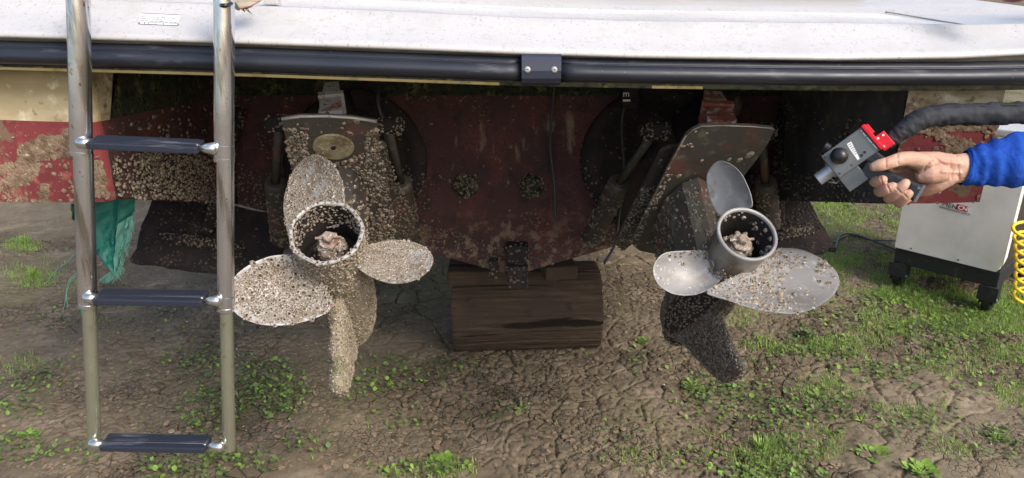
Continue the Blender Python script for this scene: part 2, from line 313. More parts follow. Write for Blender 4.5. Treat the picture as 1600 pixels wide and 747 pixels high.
# ------------------------------------------------------------------ barnacles
def barn_template(seed, n=8, tall=.75):
    r = random.Random(seed); V = []; F = []; MI = []
    rings = [(1.0, -.12, .16), (.82, .25, .10), (.58, tall, .10), (.40, tall*.86, .08), (.30, tall*.30, .05)]
    for k, (rr, z, j) in enumerate(rings):
        for i in range(n):
            a = 2*math.pi*i/n; q = rr*(1+r.uniform(-j, j)); V.append((math.cos(a)*q, math.sin(a)*q, z*(1+r.uniform(-.12, .12))))
    V.append((0, 0, tall*.38))
    for k in range(len(rings)-1):
        for i in range(n):
            F.append((k*n+i, k*n+(i+1)%n, (k+1)*n+(i+1)%n, (k+1)*n+i)); MI.append(0 if k < 3 else 1)
    for i in range(n):
        F.append(((len(rings)-1)*n+i, (len(rings)-1)*n+(i+1)%n, len(V)-1, len(V)-1)); MI.append(1)
    return np.array(V), F, MI
def tri4(F): # quads with degenerate -> triangles
    T = []; idx = []
    for q, f in enumerate(F):
        T.append((f[0], f[1], f[2])); idx.append(q)
        if f[3] != f[2]: T.append((f[0], f[2], f[3])); idx.append(q)
    return np.array(T), idx
TPL = []
for s_ in range(5):
    V_, F_, MI_ = barn_template(s_, 8 if s_ < 3 else 7, [.75, .9, .6, .8, .5][s_]); T_, ix_ = tri4(F_); TPL.append((V_, T_, np.array(MI_)[ix_]))
TPS = []
for s_ in range(4):
    V_, F_, MI_ = barn_template(40+s_, 6, [.75, .95, .6, .8][s_])
    T_, ix_ = tri4(F_); TPS.append((V_, T_, np.array(MI_)[ix_]))
BIGME = {}
def bigmesh(matl, k):
    key = (matl.name, k)
    if key not in BIGME:
        V_, T_, mi_ = TPL[k]; me = bpy.data.meshes.new('barnacle'); me.from_pydata([tuple(v) for v in V_], [], [tuple(int(i) for i in t) for t in T_])
        me.materials.append(matl); me.materials.append(M_hole); me.polygons.foreach_set('material_index', mi_.astype(np.int32))
        me.polygons.foreach_set('use_smooth', [bool(i % 3) for i in range(len(T_))]); BIGME[key] = me
    return BIGME[key]
def scatter(tris, n, rmin, rmax, dens=None, toward=None, matl=None, parent=None, big=0, sep=1.5, seed=1, name='barnacle_crust', flip=None, skew=2.0, smallT=False, flat=1.0):
    """place barnacles on triangles; the `big` largest become objects, the rest one stuff part"""
    r = np.random.default_rng(seed)
    A = np.array([[p for p in t] for t in tris], dtype=np.float64).reshape(-1, 3, 3)
    N = np.cross(A[:,1]-A[:,0], A[:,2]-A[:,0]); ar = np.linalg.norm(N, axis=1); ok = ar > 1e-12; A = A[ok]; N = N[ok]; ar = ar[ok]; N /= ar[:,None]
    ctr = A.reshape(-1,3).mean(0)
    m = n*6; idx = r.choice(len(A), m, p=ar/ar.sum()); u = np.sqrt(r.random(m)); v = r.random(m)
    P = A[idx,0]*(1-u)[:,None] + A[idx,1]*(u*(1-v))[:,None] + A[idx,2]*(u*v)[:,None]; Nn = N[idx]
    if toward is not None:      # keep faces looking that way
        t = np.array(toward); 
        d = (Nn*(t - P)).sum(1); Nn = np.where(d[:,None] < 0, -Nn, Nn)
    rad = rmin + (rmax-rmin)*r.random(m)**skew
    grid = {}; cell = rmax*sep; out = []
    for q in range(m):
        p = P[q]
        if dens is not None:
            x, y = proj(p)
            if r.random() > dens(x, y, p): continue
        k = (int(p[0]//cell), int(p[1]//cell), int(p[2]//cell)); bad = False
        for a in (-1,0,1):
            for b in (-1,0,1):
                for c in (-1,0,1):
                    for (p2, r2) in grid.get((k[0]+a, k[1]+b, k[2]+c), ()):
                        if (p[0]-p2[0])**2+(p[1]-p2[1])**2+(p[2]-p2[2])**2 < ((rad[q]+r2)*sep*.5)**2: bad = True; break
                    if bad: break
                if bad: break
            if bad: break
        if bad: continue
        grid.setdefault(k, []).append((p, rad[q])); out.append(q)
        if len(out) >= n: break
    out.sort(key=lambda q: -rad[q])
    def frame(q):
        z = Vector(Nn[q]); z = (z + Vector(r.normal(0, .22, 3))).normalized(); x = z.orthogonal().normalized(); y = z.cross(x); a = r.random()*6.28
        x2 = x*math.cos(a)+y*math.sin(a); y2 = z.cross(x2); e = 1 + r.uniform(-.18, .18); s = rad[q]
        return np.array([x2*s*e, y2*s/e, z*s*flat*r.uniform(.7, 1.15)]).T
    off = np.array(world_loc(parent)) if parent else np.zeros(3)
    for q in out[:big]:
        Mx = frame(q); o = bpy.data.objects.new('barnacle', bigmesh(matl, int(r.integers(5)))); C.objects.link(o)
        o.parent = parent; L = P[q]-off
        o.matrix_local = Matrix([[Mx[0][0],Mx[0][1],Mx[0][2],L[0]],[Mx[1][0],Mx[1][1],Mx[1][2],L[1]],[Mx[2][0],Mx[2][1],Mx[2][2],L[2]],[0,0,0,1]])
    VV = []; FF = []; MM = []; b = 0
    for q in out[big:]:
        V_, T_, mi_ = (TPS if smallT else TPL)[int(r.integers(4))]; Mx = frame(q)
        VV.append(V_ @ Mx.T + P[q]); FF.append(T_ + b); MM.append(mi_); b += len(V_)
    if VV:
        o = npobj(name, np.vstack(VV), np.vstack(FF), [matl, M_hole], np.concatenate(MM), parent, smooth=False); o['kind'] = 'stuff'
    return len(out)

# ------------------------------------------------------------------ ground
def stretch(lo, f0, f1, hi, step, grow):
    a = list(np.arange(f0, f1, step)); s = step; x = f1; b = []
    while x < hi: b.append(x); s *= grow; x += s
    b.append(hi); x = f0; s = step; c = []
    while x > lo: s *= grow; x -= s; c.append(max(x, lo))
    return np.array(c[::-1] + a + b)
gx = stretch(-150, -1.7, 2.2, 150, .0046, 1.22); gy = stretch(-120, 1.45, 3.15, 200, .0046, 1.13)
GX, GY = np.meshgrid(gx, gy)
def gheight(X, Y):
    near = np.exp(-np.maximum(0, np.hypot(X-.2, Y-2.2)-2.2)/1.2)
    wx = X + .05*(fbm(X, Y, 7, 3)-.5); wy = Y + .05*(fbm(X, Y, 7, 4)-.5)
    wx2 = wx + .007*(fbm(X, Y, 40, 13, 2)-.5); wy2 = wy + .007*(fbm(X, Y, 40, 14, 2)-.5)
    F1, F2, idv, tl = voro(wx2, wy2*1.15, 9.5, 5); G1, G2, id2, tl2 = voro(wx2, wy2*1.2, 27, 9)
    m1 = np.clip((fbm(X, Y, 1.1, 21, 3)-.36)*4, 0, 1); m2 = np.clip((fbm(X, Y, 1.8, 22, 3)-.40)*5, 0, 1)
    m2 = np.maximum(m2, np.clip(1.3-np.hypot((X-.75)/.75, (Y-2.1)/.55), 0, 1))
    c1 = np.exp(-((F2-F1)/.036)**2); c2 = np.exp(-((G2-G1)/.085)**2)
    J1, J2, id3, tl3 = voro(wx2*1.1, wy2*1.5, 52, 19); c3 = np.exp(-((J2-J1)/.20)**2); m3 = np.clip((fbm(X, Y, 3.1, 23, 3)-.42)*5, 0, 1)
    h = .03*(fbm(X, Y, 1.2, 7, 4)-.5) + .014*(fbm(X, Y, 6, 8, 4)-.5) + .004*(fbm(X, Y, 60, 10, 3)-.5)
    h += m1*(-.012*c1 + .0015*(idv-.5) + .002*tl) + m2*(-.0085*c2 + .0022*(id2-.5) + .003*tl2) + m3*(.0018*(id3-.5) + .0025*tl3)
    return h*near
GZ = gheight(GX, GY)
ny, nx = GX.shape
idx = np.arange(nx*ny).reshape(ny, nx)
Fg = np.stack([idx[:-1,:-1], idx[:-1,1:], idx[1:,1:], idx[1:,:-1]], -1).reshape(-1, 4)
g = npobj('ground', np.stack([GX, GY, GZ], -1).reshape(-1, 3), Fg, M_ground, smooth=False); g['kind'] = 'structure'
def gz(x, y): 
    i = int(np.searchsorted(gx, x)); j = int(np.searchsorted(gy, y)); return float(GZ[min(j, ny-1), min(i, nx-1)])
def gzv(X, Y):
    i = np.clip(np.searchsorted(gx, X), 0, nx-1); j = np.clip(np.searchsorted(gy, Y), 0, ny-1); return GZ[j, i]

# ------------------------------------------------------------------ the boat
boat = thing('motorboat', (0, 1.75, .30), 'white motorboat stern with worn red antifouling, standing on a log block', 'boat')
YT = 1.75; YP = 1.19
XL, XR = -.676, .634; XOL, XOR = -.96, .787
ZK = .365; ZC = .585; ZPL = .865
# hull: built from quads with painted zones
hb = MB()
def zline(Y): return .868 - (Y-YP)*.085
# transom, split into a lower painted field and an upper algae band, V bottom
def quadgrid(a, b, c, d, nu, nv, mi, bulge=None, mbx=None):
    a, b, c, d = map(Vector, (a, b, c, d)); vs = []
    for j in range(nv+1):
        for i in range(nu+1):
            u = i/nu; v = j/nv; p = (a*(1-u)+b*u)*(1-v)+(d*(1-u)+c*u)*v
            if bulge: p = p + bulge(u, v, p)
            vs.append(p)
    fs = [(j*(nu+1)+i, j*(nu+1)+i+1, (j+1)*(nu+1)+i+1, (j+1)*(nu+1)+i) for j in range(nv) for i in range(nu)]
    (mbx or hb).add(vs, fs, mi)
    return vs
ztop = .93; zpod = .962
def dent(u, v, p):
    return Vector((0, .010*(mnoise.noise(p*6)), 0))
ZR = .822
for (xa, xb, za, zb) in ((XL, 0.008, ZC-.03, ZK), (0.008, XR, ZK, ZC-.02)):
    quadgrid((xa, YT, za), (xb, YT, zb), (xb, YT, ZR), (xa, YT, ZR), 20, 14, 1, dent)
    quadgrid((xa, YT, ZR), (xb, YT, ZR), (xb, YT, ztop), (xa, YT, ztop), 20, 4, 2, dent)
# inner walls (rounded leading corner at the left)
rc = .02
quadgrid((XL, YT, ZC-.03), (XL, YP+rc, .735), (XL, YP+rc, .866), (XL, YT, ZR), 20, 8, 4, lambda u, v, p: Vector((.008*mnoise.noise(p*7), 0, 0)) if 0 < u < 1 and 0 < v < 1 else Vector())
zm_ = ZR+(.866-ZR)*.95; ym_ = YT+(YP+rc-YT)*.95
quadgrid((XL, YT, ZR), (XL, ym_, zm_), (XL, ym_+.05, ztop), (XL, YT, ztop), 20, 3, 2)
quadgrid((XL, ym_, zm_), (XL, YP+rc, .866), (XL, YP+rc, zpod), (XL, ym_+.05, zpod), 8, 3, 6)
quadgrid((XR, YP+.006, .730), (XR, YT, ZC-.02), (XR, YT, .87), (XR, YP+.006, .87), 20, 8, 5, lambda u, v, p: Vector((.008*mnoise.noise(p*7), 0, 0)) if 0 < u < 1 and 0 < v < 1 else Vector())
quadgrid((XR, YP+.006, .87), (XR, YT, .87), (XR, YT, ztop), (XR, YP+.006, ztop), 20, 3, 5)
# left aft face with rounded corner
zpod = .962
def aft(x0, x1, zb0, zb1, zm0, zm1, mr, mc, side):
    quadgrid((x0, YP, zb0), (x1, YP, zb1), (x1, YP, zm1), (x0, YP, zm0), 24, 12, mr, lambda u, v, p: Vector((0, .004*mnoise.noise(p*9), 0)))
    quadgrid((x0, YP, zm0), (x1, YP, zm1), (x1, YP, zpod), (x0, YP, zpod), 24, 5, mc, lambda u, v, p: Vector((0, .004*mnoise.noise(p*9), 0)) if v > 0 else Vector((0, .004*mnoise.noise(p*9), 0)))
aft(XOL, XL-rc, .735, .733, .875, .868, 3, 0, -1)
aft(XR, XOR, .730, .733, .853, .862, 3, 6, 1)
for k in range(5):
    a0 = math.pi/2*k/5; a1 = math.pi/2*(k+1)/5
    pA = Vector((XL-rc+rc*math.sin(a0), YP+rc-rc*math.cos(a0), 0)); pB = Vector((XL-rc+rc*math.sin(a1), YP+rc-rc*math.cos(a1), 0))
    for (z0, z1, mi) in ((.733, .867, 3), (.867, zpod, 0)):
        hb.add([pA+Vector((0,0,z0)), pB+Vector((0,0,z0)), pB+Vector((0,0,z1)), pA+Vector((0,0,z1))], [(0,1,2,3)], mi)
# pod undersides, outer sides, forward body
hb.add([(XL,YP+rc,.733),(XL,YT,ZC-.03),(XOL,YT,.64),(XOL,YP,.735)], [(0,1,2,3)], 3)
hb.add([(XR,YP,.730),(XR,YT,ZC-.02),(XOR,YT,.635),(XOR,YP,.733)], [(0,1,2,3)], 3)
st = [(1.75,1,0),(3.2,1.0,.0),(4.6,.9,.03),(5.8,.62,.12),(6.7,.22,.30),(7.1,.02,.55)]
for i in range(len(st)-1):
    (y0,w0,k0),(y1,w1,k1) = st[i], st[i+1]
    for (xo, zc) in ((XOL,.64),(XOR,.635)):
        xa, xb = xo*w0, xo*w1
        hb.add([(0,y0,ZK+k0),(0,y1,ZK+k1),(xb,y1,zc+k1*.5),(xa,y0,zc+k0*.5)], [(0,1,2,3)], 3)
        hb.add([(xa,y0,zc+k0*.5),(xb,y1,zc+k1*.5),(xb*1.02,y1,.87),(xa*1.0,y0,.87)], [(0,1,2,3)], 3)
        hb.add([(xa,y0,.87),(xb*1.02,y1,.87),(xb*1.12,y1,1.35),(xa*1.03,y0,1.35)], [(0,1,2,3)], 0)
    hb.add([(XOL*w0*1.03,y0,1.35),(XOR*w0*1.03,y0,1.35),(XOR*w1*1.12,y1,1.35),(XOL*w1*1.12,y1,1.35)], [(0,1,2,3)], 7)
for (xo, zb) in ((XOL,.735),(XOR,.733)):
    hb.add([(xo,YP,zb),(xo,YT,zb-.1),(xo,YT,.87),(xo,YP,.862)], [(0,1,2,3)], 3)
    hb.add([(xo,YP,.862),(xo,YT,.87),(xo,YT,ztop),(xo,YP,ztop)], [(0,1,2,3)], 6)
obj('hull', hb, [M_cream, M_transom, M_algae, M_red, M_transom, M_wallR, M_creamR, M_gel], boat, smooth=True, fix=False, auto=30)

# swim platform: sections swept along the width, measured on the photograph
XS = [-120, 0, 150, 340, 600, 800, 1000, 1300, 1500, 1620, 1760]
def yl(vals, x): return float(np.interp(x, XS, vals))
lip  = [50, 53, 57, 62, 71, 79, 85, 89, 86, 80, 70]
top_ = [-6, -2, 3, 10, 20, 30, 36, 39, 42, 40, 34]
railc= [78, 81, 85, 90, 99, 106, 110, 114, 114, 112, 108]
pxs = list(np.linspace(-120, 1760, 72))
def bow(x): return 1.135 + .03*((x-800)/900)**2 - .02
pl = MB(); secs = []
for x in pxs:
    y = bow(x)
    L = at(x, yl(lip, x), y-.012); T = at(x, yl(top_, x), y+.065)
    P = []
    P.append(at(x, yl(railc, x)-14.5, y+.004))                 # under the flange
    P.append(at(x, yl(lip, x)+5.5, y-.004)); P.append(L + Vector((0, .004, -.0052)))
    P.append(L + Vector((0, -.002, -.005))); P.append(L + Vector((0, -.004, -.001))); P.append(L + Vector((0, 0, .0035)))
    P.append(L + Vector((0, .008, .007)))
    P.append(T + Vector((0, -.012, -.008))); P.append(T + Vector((0, -.003, .0022))); P.append(T + Vector((0, .004, .0034))); P.append(T + Vector((0, .012, .0006)))
    P.append(Vector((T.x, 1.455, T.z + .006))); P.append(Vector((T.x, 1.462, T.z + .012)))
    wing = 0 
    P.append(Vector((T.x*1.02, 1.75, T.z + .02)))
    P.append(Vector((T.x*1.04, 2.35, T.z + .14)))
    secs.append(P)
k = len(secs[0])
for i in range(len(secs)-1):
    for j in range(k-1):
        mi = 1 if j < 2 else (2 if j == 10 and pxs[i] < 1495 else 0)
        pl.add([secs[i][j], secs[i+1][j], secs[i+1][j+1], secs[i][j+1]], [(0,1,2,3)], mi)
# underside sheet
for i in range(len(secs)-1):
    a, b = secs[i][0], secs[i+1][0]
    pl.add([a, b, (b.x, 1.76, .935), (a.x, 1.76, .935)], [(0,1,2,3)], 1)
import bmesh
def weld(o, d=.0004):
    bm = bmesh.new(); bm.from_mesh(o.data); bmesh.ops.remove_doubles(bm, verts=bm.verts, dist=d); bmesh.ops.recalc_face_normals(bm, faces=bm.faces); bm.to_mesh(o.data); bm.free()
po = obj('swim_platform', pl, [M_gel, M_flange, M_nonskid], boat, smooth=True, fix=False, auto=40); weld(po)
# raised moulding beside the step (the sloping crease at the right)
rs = MB(); A0 = at(1335, 10, 1.42); A1 = at(1512, 39.5, 1.205)
def topz(px, py): # on the platform top
    f = max(0, (yl(top_, px)-py)); return None
sm_ = []
for k_ in range(13):
    f = k_/12; px_ = 1335+177*f; py_ = 10.5+29*f
    T0 = at(px_, yl(top_, px_), bow(px_)+.065); n_p = Vector((0, -.006, 1.455-T0.y)).normalized(); sm_.append(onpl(px_, py_, T0+Vector((0,0,.001)), n_p))
rs.tube(sm_, .0013, 8)
obj('step_moulding', rs, M_seam, boat, smooth=True)
# transom bulkhead of the cockpit above (out of frame, keeps the light right)
bk = MB(); bk.box((-.05, 2.42, 1.32), (.95, 0, 0), (0, .06, 0), (0, 0, .32), bev=.03); obj('cockpit_bulkhead', bk, M_gel, boat)
# olive strip and yellow strip under the rail
os_ = MB(); ys = MB()
for i in range(len(pxs)-1):
    for (mbx, d0, d1, yo) in ((os_, 17, 23.5, .004), (ys, 23.5, 28.0, .006)):
        q = []
        for x in (pxs[i], pxs[i+1]):
            for d in (d0, d1): q.append(at(x, yl(railc, x)+d, bow(x)+yo))
        mbx.add([q[0], q[2], q[3], q[1]], [(0,1,2,3)])
        if mbx is ys: mbx.add([q[1], q[3], q[3]+Vector((0,.03,-.004)), q[1]+Vector((0,.03,-.004))], [(0,1,2,3)])
o1 = obj('lower_strip', os_, M_olive, boat, smooth=True, fix=False); weld(o1)
# yellow shows only on the left two thirds and in a short stretch by the joint
keep = MB()
for f_i, f in enumerate(ys.f):
    x = proj(ys.v[f[0]])[0]
    keep.add([ys.v[i] for i in f], [(0,1,2,3)], 0 if (x < 780 or 1000 < x < 1085) else 1)
o1 = obj('trim_strip', keep, [M_yellow, M_olive], boat, smooth=True, fix=False); weld(o1)
# rubbing rail: two lengths and a joint cover with two screws
def railsec(x0, x1, nm):
    b = MB(); xs = np.linspace(x0, x1, 40); rings = []
    n = 14
    for x in xs:
        c = at(x, yl(railc, x), bow(x)-.002); ring = []
        e = min(1, .72+.28*min(abs(x-x0), abs(x-x1))/22) if (x > 700 and x < 1000) else 1
        # profile: sloping upper flange, groove, half-round nose, lower foot
        prof = [(.004, .0165), (-.004, .0160), (-.0085, .0100), (-.0095, .0085)]
        for j in range(11):
            a = math.pi/2*.92 - j*math.pi*.95/10
            prof.append((-.006-.019*e*math.cos(a), .0122*math.sin(a)*1.05-.0040))
        prof += [(-.008, -.0170), (-.010, -.0180), (.004, -.0190)]
        rings.append([c + Vector((0, y, z)) for (y, z) in prof])
    m = len(rings[0])
    for i in range(len(rings)-1):
        for j in range(m-1): b.add([rings[i][j], rings[i+1][j], rings[i+1][j+1], rings[i][j+1]], [(0,1,2,3)])
    b.add(rings[0], [tuple(range(m))]); b.add(rings[-1], [tuple(range(m))])
    o = obj(nm, b, M_rail, boat, smooth=True, fix=False, auto=55); weld(o); return o
railsec(-110, 816, 'rub_rail'); railsec(874, 1750, 'rub_rail')
jc = MB(); c = at(845, 107, bow(845)-.002)
prof = [(0, .026), (-.006, .0255), (-.020, .0190), (-.026, .012), (-.0285, 0), (-.027, -.011), (-.021, -.0185), (-.008, -.0235), (0, -.024)]
L = [c + Vector((-.0285, y, z)) for y, z in prof]; Rr = [c + Vector((.0285, y, z)) for y, z in prof]
for j in range(len(prof)-1): jc.add([L[j], Rr[j], Rr[j+1], L[j+1]], [(0,1,2,3)])
jc.add(L, [tuple(range(len(L)))]); jc.add(Rr, [tuple(range(len(L)))])
jo = obj('rail_joint_cover', jc, M_railp, boat, smooth=True, auto=30)
for x in (824, 866):
    s = MB(); p = at(x, 109, c.y-.0285); s.lathe(p+Vector((0,.002,0)), (0,-1,0), [(0,.0046),(.0015,.0048),(.003,.0042),(.0042,.0024),(.0042,.0016),(.0028,.0013),(.0028,.0001)], 16)
    obj('screw', s, M_rim, jo, smooth=True, auto=35)
# sticker with small print on the platform face
def facept(px, py):
    f = (py-yl(lip, px))/(yl(top_, px)-yl(lip, px)); return at(px, py, bow(px)-.012+.077*f-.003)
sk = MB(); sk.add([facept(219,20), facept(281,23), facept(278,40), facept(217,37)], [(0,1,2,3)])
sko = obj('builder_plate', sk, M_label, boat, fix=False)
pr = MB(); r_ = random.Random(3)
def off(p): return p + Vector((0,-.0008,.0002))
for row in range(3):
    x = 221
    while x < 277:
        wd = r_.uniform(3, 8); y = 25.6+row*3.1+(x-221)*.055
        if x+wd > 278: break
        pr.add([off(facept(x,y)), off(facept(x+wd,y+.1)), off(facept(x+wd,y+1.0)), off(facept(x,y+.9))], [(0,1,2,3)]); x += wd+r_.uniform(1, 2)
def pline(x0, y0, x1, y1, t):
    d = Vector((x1-x0, y1-y0)).normalized(); nx_, ny_ = -d.y*t, d.x*t
    pr.add([off(facept(x0-nx_, y0-ny_)), off(facept(x1-nx_, y1-ny_)), off(facept(x1+nx_, y1+ny_)), off(facept(x0+nx_, y0+ny_))], [(0,1,2,3)])
pline(217.5,34.2,279,36.9,.3); pline(217.5,37.4,279,40.1,.45); pline(220,20.5,281,23.4,.3)
for x in (217.8, 226, 233, 244, 256, 278.6): pline(x, 34.3+(x-217)*.045, x, 37.4+(x-217)*.045, .5 if x in (226, 233, 244, 256) else .9)
obj('small_print', pr, M_print, sko, fix=False)
# deck fitting and scupper seen at the top edge
ft = MB(); ft.box(at(426, 0, 1.235), (.0115,0,0), (0,.012,0), (0,0,.006), bev=.002); obj('deck_fitting', ft, M_gel, boat)

# through-hull fittings (round grates crusted with barnacles), gimbal housings, keel shoe
for (px, py) in ((728, 291), (830, 291)):
    t = MB(); p = at(px, py, YT-.004); t.lathe(p+Vector((0,.01,0)), (0,-1,0), [(0,.030),(.012,.030),(.018,.026),(.020,.018),(.014,.012),(.014,.0001)], 20, wob=lambda d, a: 1+.06*math.sin(5*a))
    o = obj('intake_grate', t, M_algae, boat, smooth=True)
    scatter(t.tris(), 70, .0022, .0048, toward=CAMP, matl=M_barnG, parent=o, seed=px, sep=1.2)
def ringpts(cx, cy, rx, ry, Y, n=40):
    return [at(cx+rx*math.cos(2*math.pi*i/n)*(1+.05*math.cos(4*math.pi*i/n)), cy+ry*math.sin(2*math.pi*i/n), Y) for i in range(n)]
for (cx, cy, rx, ry) in ((555, 255, 108, 118), (1040, 250, 128, 122)):
    hbx = MB(); n = 40
    a = ringpts(cx, cy, rx, ry, YT+.004); b = ringpts(cx, cy, rx*.97, ry*.97, YT-.03); c1 = ringpts(cx, cy, rx*.80, ry*.80, YT-.034); d = ringpts(cx, cy, rx*.72, ry*.72, YT-.012); e = ringpts(cx, cy, rx*.3, ry*.3, YT-.05)
    for (q0, q1) in ((a,b),(b,c1),(c1,d),(d,e)):
        for i in range(n): hbx.add([q0[i], q0[(i+1)%n], q1[(i+1)%n], q1[i]], [(0,1,2,3)])
    hbx.add(e, [tuple(range(n))])
    o = obj('gimbal_housing', hbx, M_black, boat, smooth=True, auto=50); weld(o)
    sgn = 1 if cx < 800 else -1
    scatter(hbx.tris(), 150, .002, .0042, dens=lambda x, y, p, cx=cx, sgn=sgn: .9 if (x-cx)*sgn > 60 and y > 215 and mnoise.noise(Vector(p)*14) > .05 else .02, toward=CAMP, matl=M_barnG, parent=o, seed=cx)
ks = MB(); q = at(808, 395, YT-.012)
ks.box(at(808, 398, YT-.015), (.028,0,0), (0,.022,0), (0,0,.030), bev=.006)
ks.box(at(808, 428, YT-.03), (.026,0,0), (0,.026,0), (0,0,.030), bev=.008)
ks.box(at(772, 417, YT-.01), (.011,0,0), (0,.02,0), (0,0,.024), bev=.004)
ko = obj('keel_shoe', ks, M_black, boat)
scatter(ks.tris(), 160, .002, .0045, toward=CAMP, matl=M_barnG, parent=ko, seed=5)
# transom barnacle bands
tb = [((XL,YT-.003,ZC-.03),(0.008,YT-.003,ZK),(0.008,YT-.003,ZR)), ((XL,YT-.003,ZC-.03),(0.008,YT-.003,ZR),(XL,YT-.003,ZR)), ((0.008,YT-.003,ZK),(XR,YT-.003,ZC-.02),(XR,YT-.003,ZR)), ((0.008,YT-.003,ZK),(XR,YT-.003,ZR),(0.008,YT-.003,ZR))]
def dtr(x, y, p):
    lo = ZK + .34*abs(p[0]); h = p[2]-lo; nzv = mnoise.noise(Vector(p)*11)
    if h < .07: return .85 if nzv > -.25 else .25
    if h < .16: return .5 if nzv > .30 else .01
    if p[2] > ZR-.012: return .25
    return .28 if mnoise.noise(Vector(p)*9+Vector((5,0,0))) > .46 else .006
scatter(tb, 1500, .0016, .0042, dens=dtr, toward=CAMP, matl=M_barnG, parent=boat, seed=77, smallT=True)
tl_ = [((XL+.003,YT,ZC-.03),(XL+.003,YP+.02,.735),(XL+.003,YP+.02,.86)), ((XL+.003,YT,ZC-.03),(XL+.003,YP+.02,.86),(XL+.003,YT,ZR))]
scatter(tl_, 750, .0022, .0052, dens=lambda x, y, p: (1.0 if mnoise.noise(Vector(p)*9) > -.15 else .25) if (175 < x < 345 and y > 225+abs(x-260)*.35) else .03, toward=(0,1.2,.8), matl=M_barnG, parent=boat, seed=78, smallT=True)
scatter(tl_, 1500, .0012, .0024, dens=lambda x, y, p: (1.0 if mnoise.noise(Vector(p)*9) > -.2 else .2) if (170 < x < 350 and y > 215+abs(x-260)*.35) else .08, toward=(0,1.2,.8), matl=M_barnK, parent=boat, seed=80, smallT=True)
tr_ = [((XR-.003,YP,.73),(XR-.003,YT,ZC-.02),(XR-.003,YT,ZR)), ((XR-.003,YP,.73),(XR-.003,YT,ZR),(XR-.003,YP,.86))]
scatter(tr_, 420, .0014, .0040, dens=lambda x, y, p: (.8 if mnoise.noise(Vector(p)*8) > .14 else .03)+(.5 if p[2] < .68 else 0), toward=(0,1.2,.8), matl=M_barnG, parent=boat, seed=79, smallT=True)

# dried mud crust on the aft faces
def clods(name, tris, n, rmin, rmax, dens, toward, seed, matl, parent, flat=.28):
    r = np.random.default_rng(seed); A = np.array(tris).reshape(-1,3,3); N = np.cross(A[:,1]-A[:,0], A[:,2]-A[:,0]); ar = np.linalg.norm(N, axis=1); N /= ar[:,None]
    VV=[];FF=[];b=0;cnt=0
    base=[(1,0,0),(.5,.87,0),(-.5,.87,0),(-1,0,0),(-.5,-.87,0),(.5,-.87,0),(.35,.2,1),(-.35,.25,1),(0,-.35,1)]
    fc=np.array([(0,1,6),(1,7,6),(1,2,7),(2,3,7),(3,8,7),(3,4,8),(4,5,8),(5,6,8),(5,0,6),(6,7,8)])
    for _ in range(n*8):
        i = r.choice(len(A), p=ar/ar.sum()); u = math.sqrt(r.random()); v = r.random(); p = A[i,0]*(1-u)+A[i,1]*u*(1-v)+A[i,2]*u*v
        x, y = proj(p)
        if r.random() > dens(x, y, p): continue
        nn = Vector(N[i]); 
        if nn.dot(Vector(toward)-Vector(p)) < 0: nn = -nn
        nn = (nn+Vector(r.normal(0,.15,3))).normalized(); a = nn.orthogonal().normalized(); bb = nn.cross(a); th = r.random()*6.28; s = rmin+(rmax-rmin)*r.random()**2
        X = a*math.cos(th)+bb*math.sin(th); Y = nn.cross(X); e = r.uniform(.5,1)
        W = np.array(base)*(1+r.uniform(-.25,.25,(9,1))); VV.append(np.outer(W[:,0],np.array(X))*s+np.outer(W[:,1],np.array(Y))*s*e+np.outer(W[:,2],np.array(nn))*s*flat*r.uniform(.6,1.4)+p-np.array(nn)*.0006); FF.append(fc+b); b+=9; cnt+=1
        if cnt>=n: break
    if VV:
        o = npobj(name, np.vstack(VV), np.vstack(FF), matl, parent=parent); o['kind']='stuff'; return o
yf = YP-.002
tL = [((XOL,yf,.735),(XL,yf,.733),(XL,yf,.868)),((XOL,yf,.735),(XL,yf,.868),(XOL,yf,.875))]
clods('mud_crust', tL, 4200, .0015, .0050, lambda x,y,p: (1 if mnoise.noise(Vector((p[0]*14,0,p[2]*24)))+ .45*math.exp(-((y-238-(x<60)*-6)/14)**2) > .18-.25*(y>255)*(x<75) else .03) if y > 208+6*math.sin(x*.1) else 0, CAMP, 4, M_mudc, boat)
tR = [((XR,yf,.73),(XOR,yf,.733),(XOR,yf,.862)),((XR,yf,.73),(XOR,yf,.862),(XR,yf,.853))]
clods('mud_crust', tR, 1300, .002, .006, lambda x,y,p: (1 if (185 < y-(1500-x)*.06 < 204) or mnoise.noise(Vector((p[0]*13+9,0,p[2]*16))) > .26 else .02), CAMP, 5, M_mudc, boat)
tC = [((XR,yf,.853),(XOR,yf,.862),(XOR,yf,.90)),((XR,yf,.853),(XOR,yf,.90),(XR,yf,.90))]
clods('mud_crust', tC, 260, .0015, .004, lambda x,y,p: 1 if mnoise.noise(Vector((p[0]*20,0,p[2]*40))) > .12 else .03, CAMP, 6, M_mudc, boat)

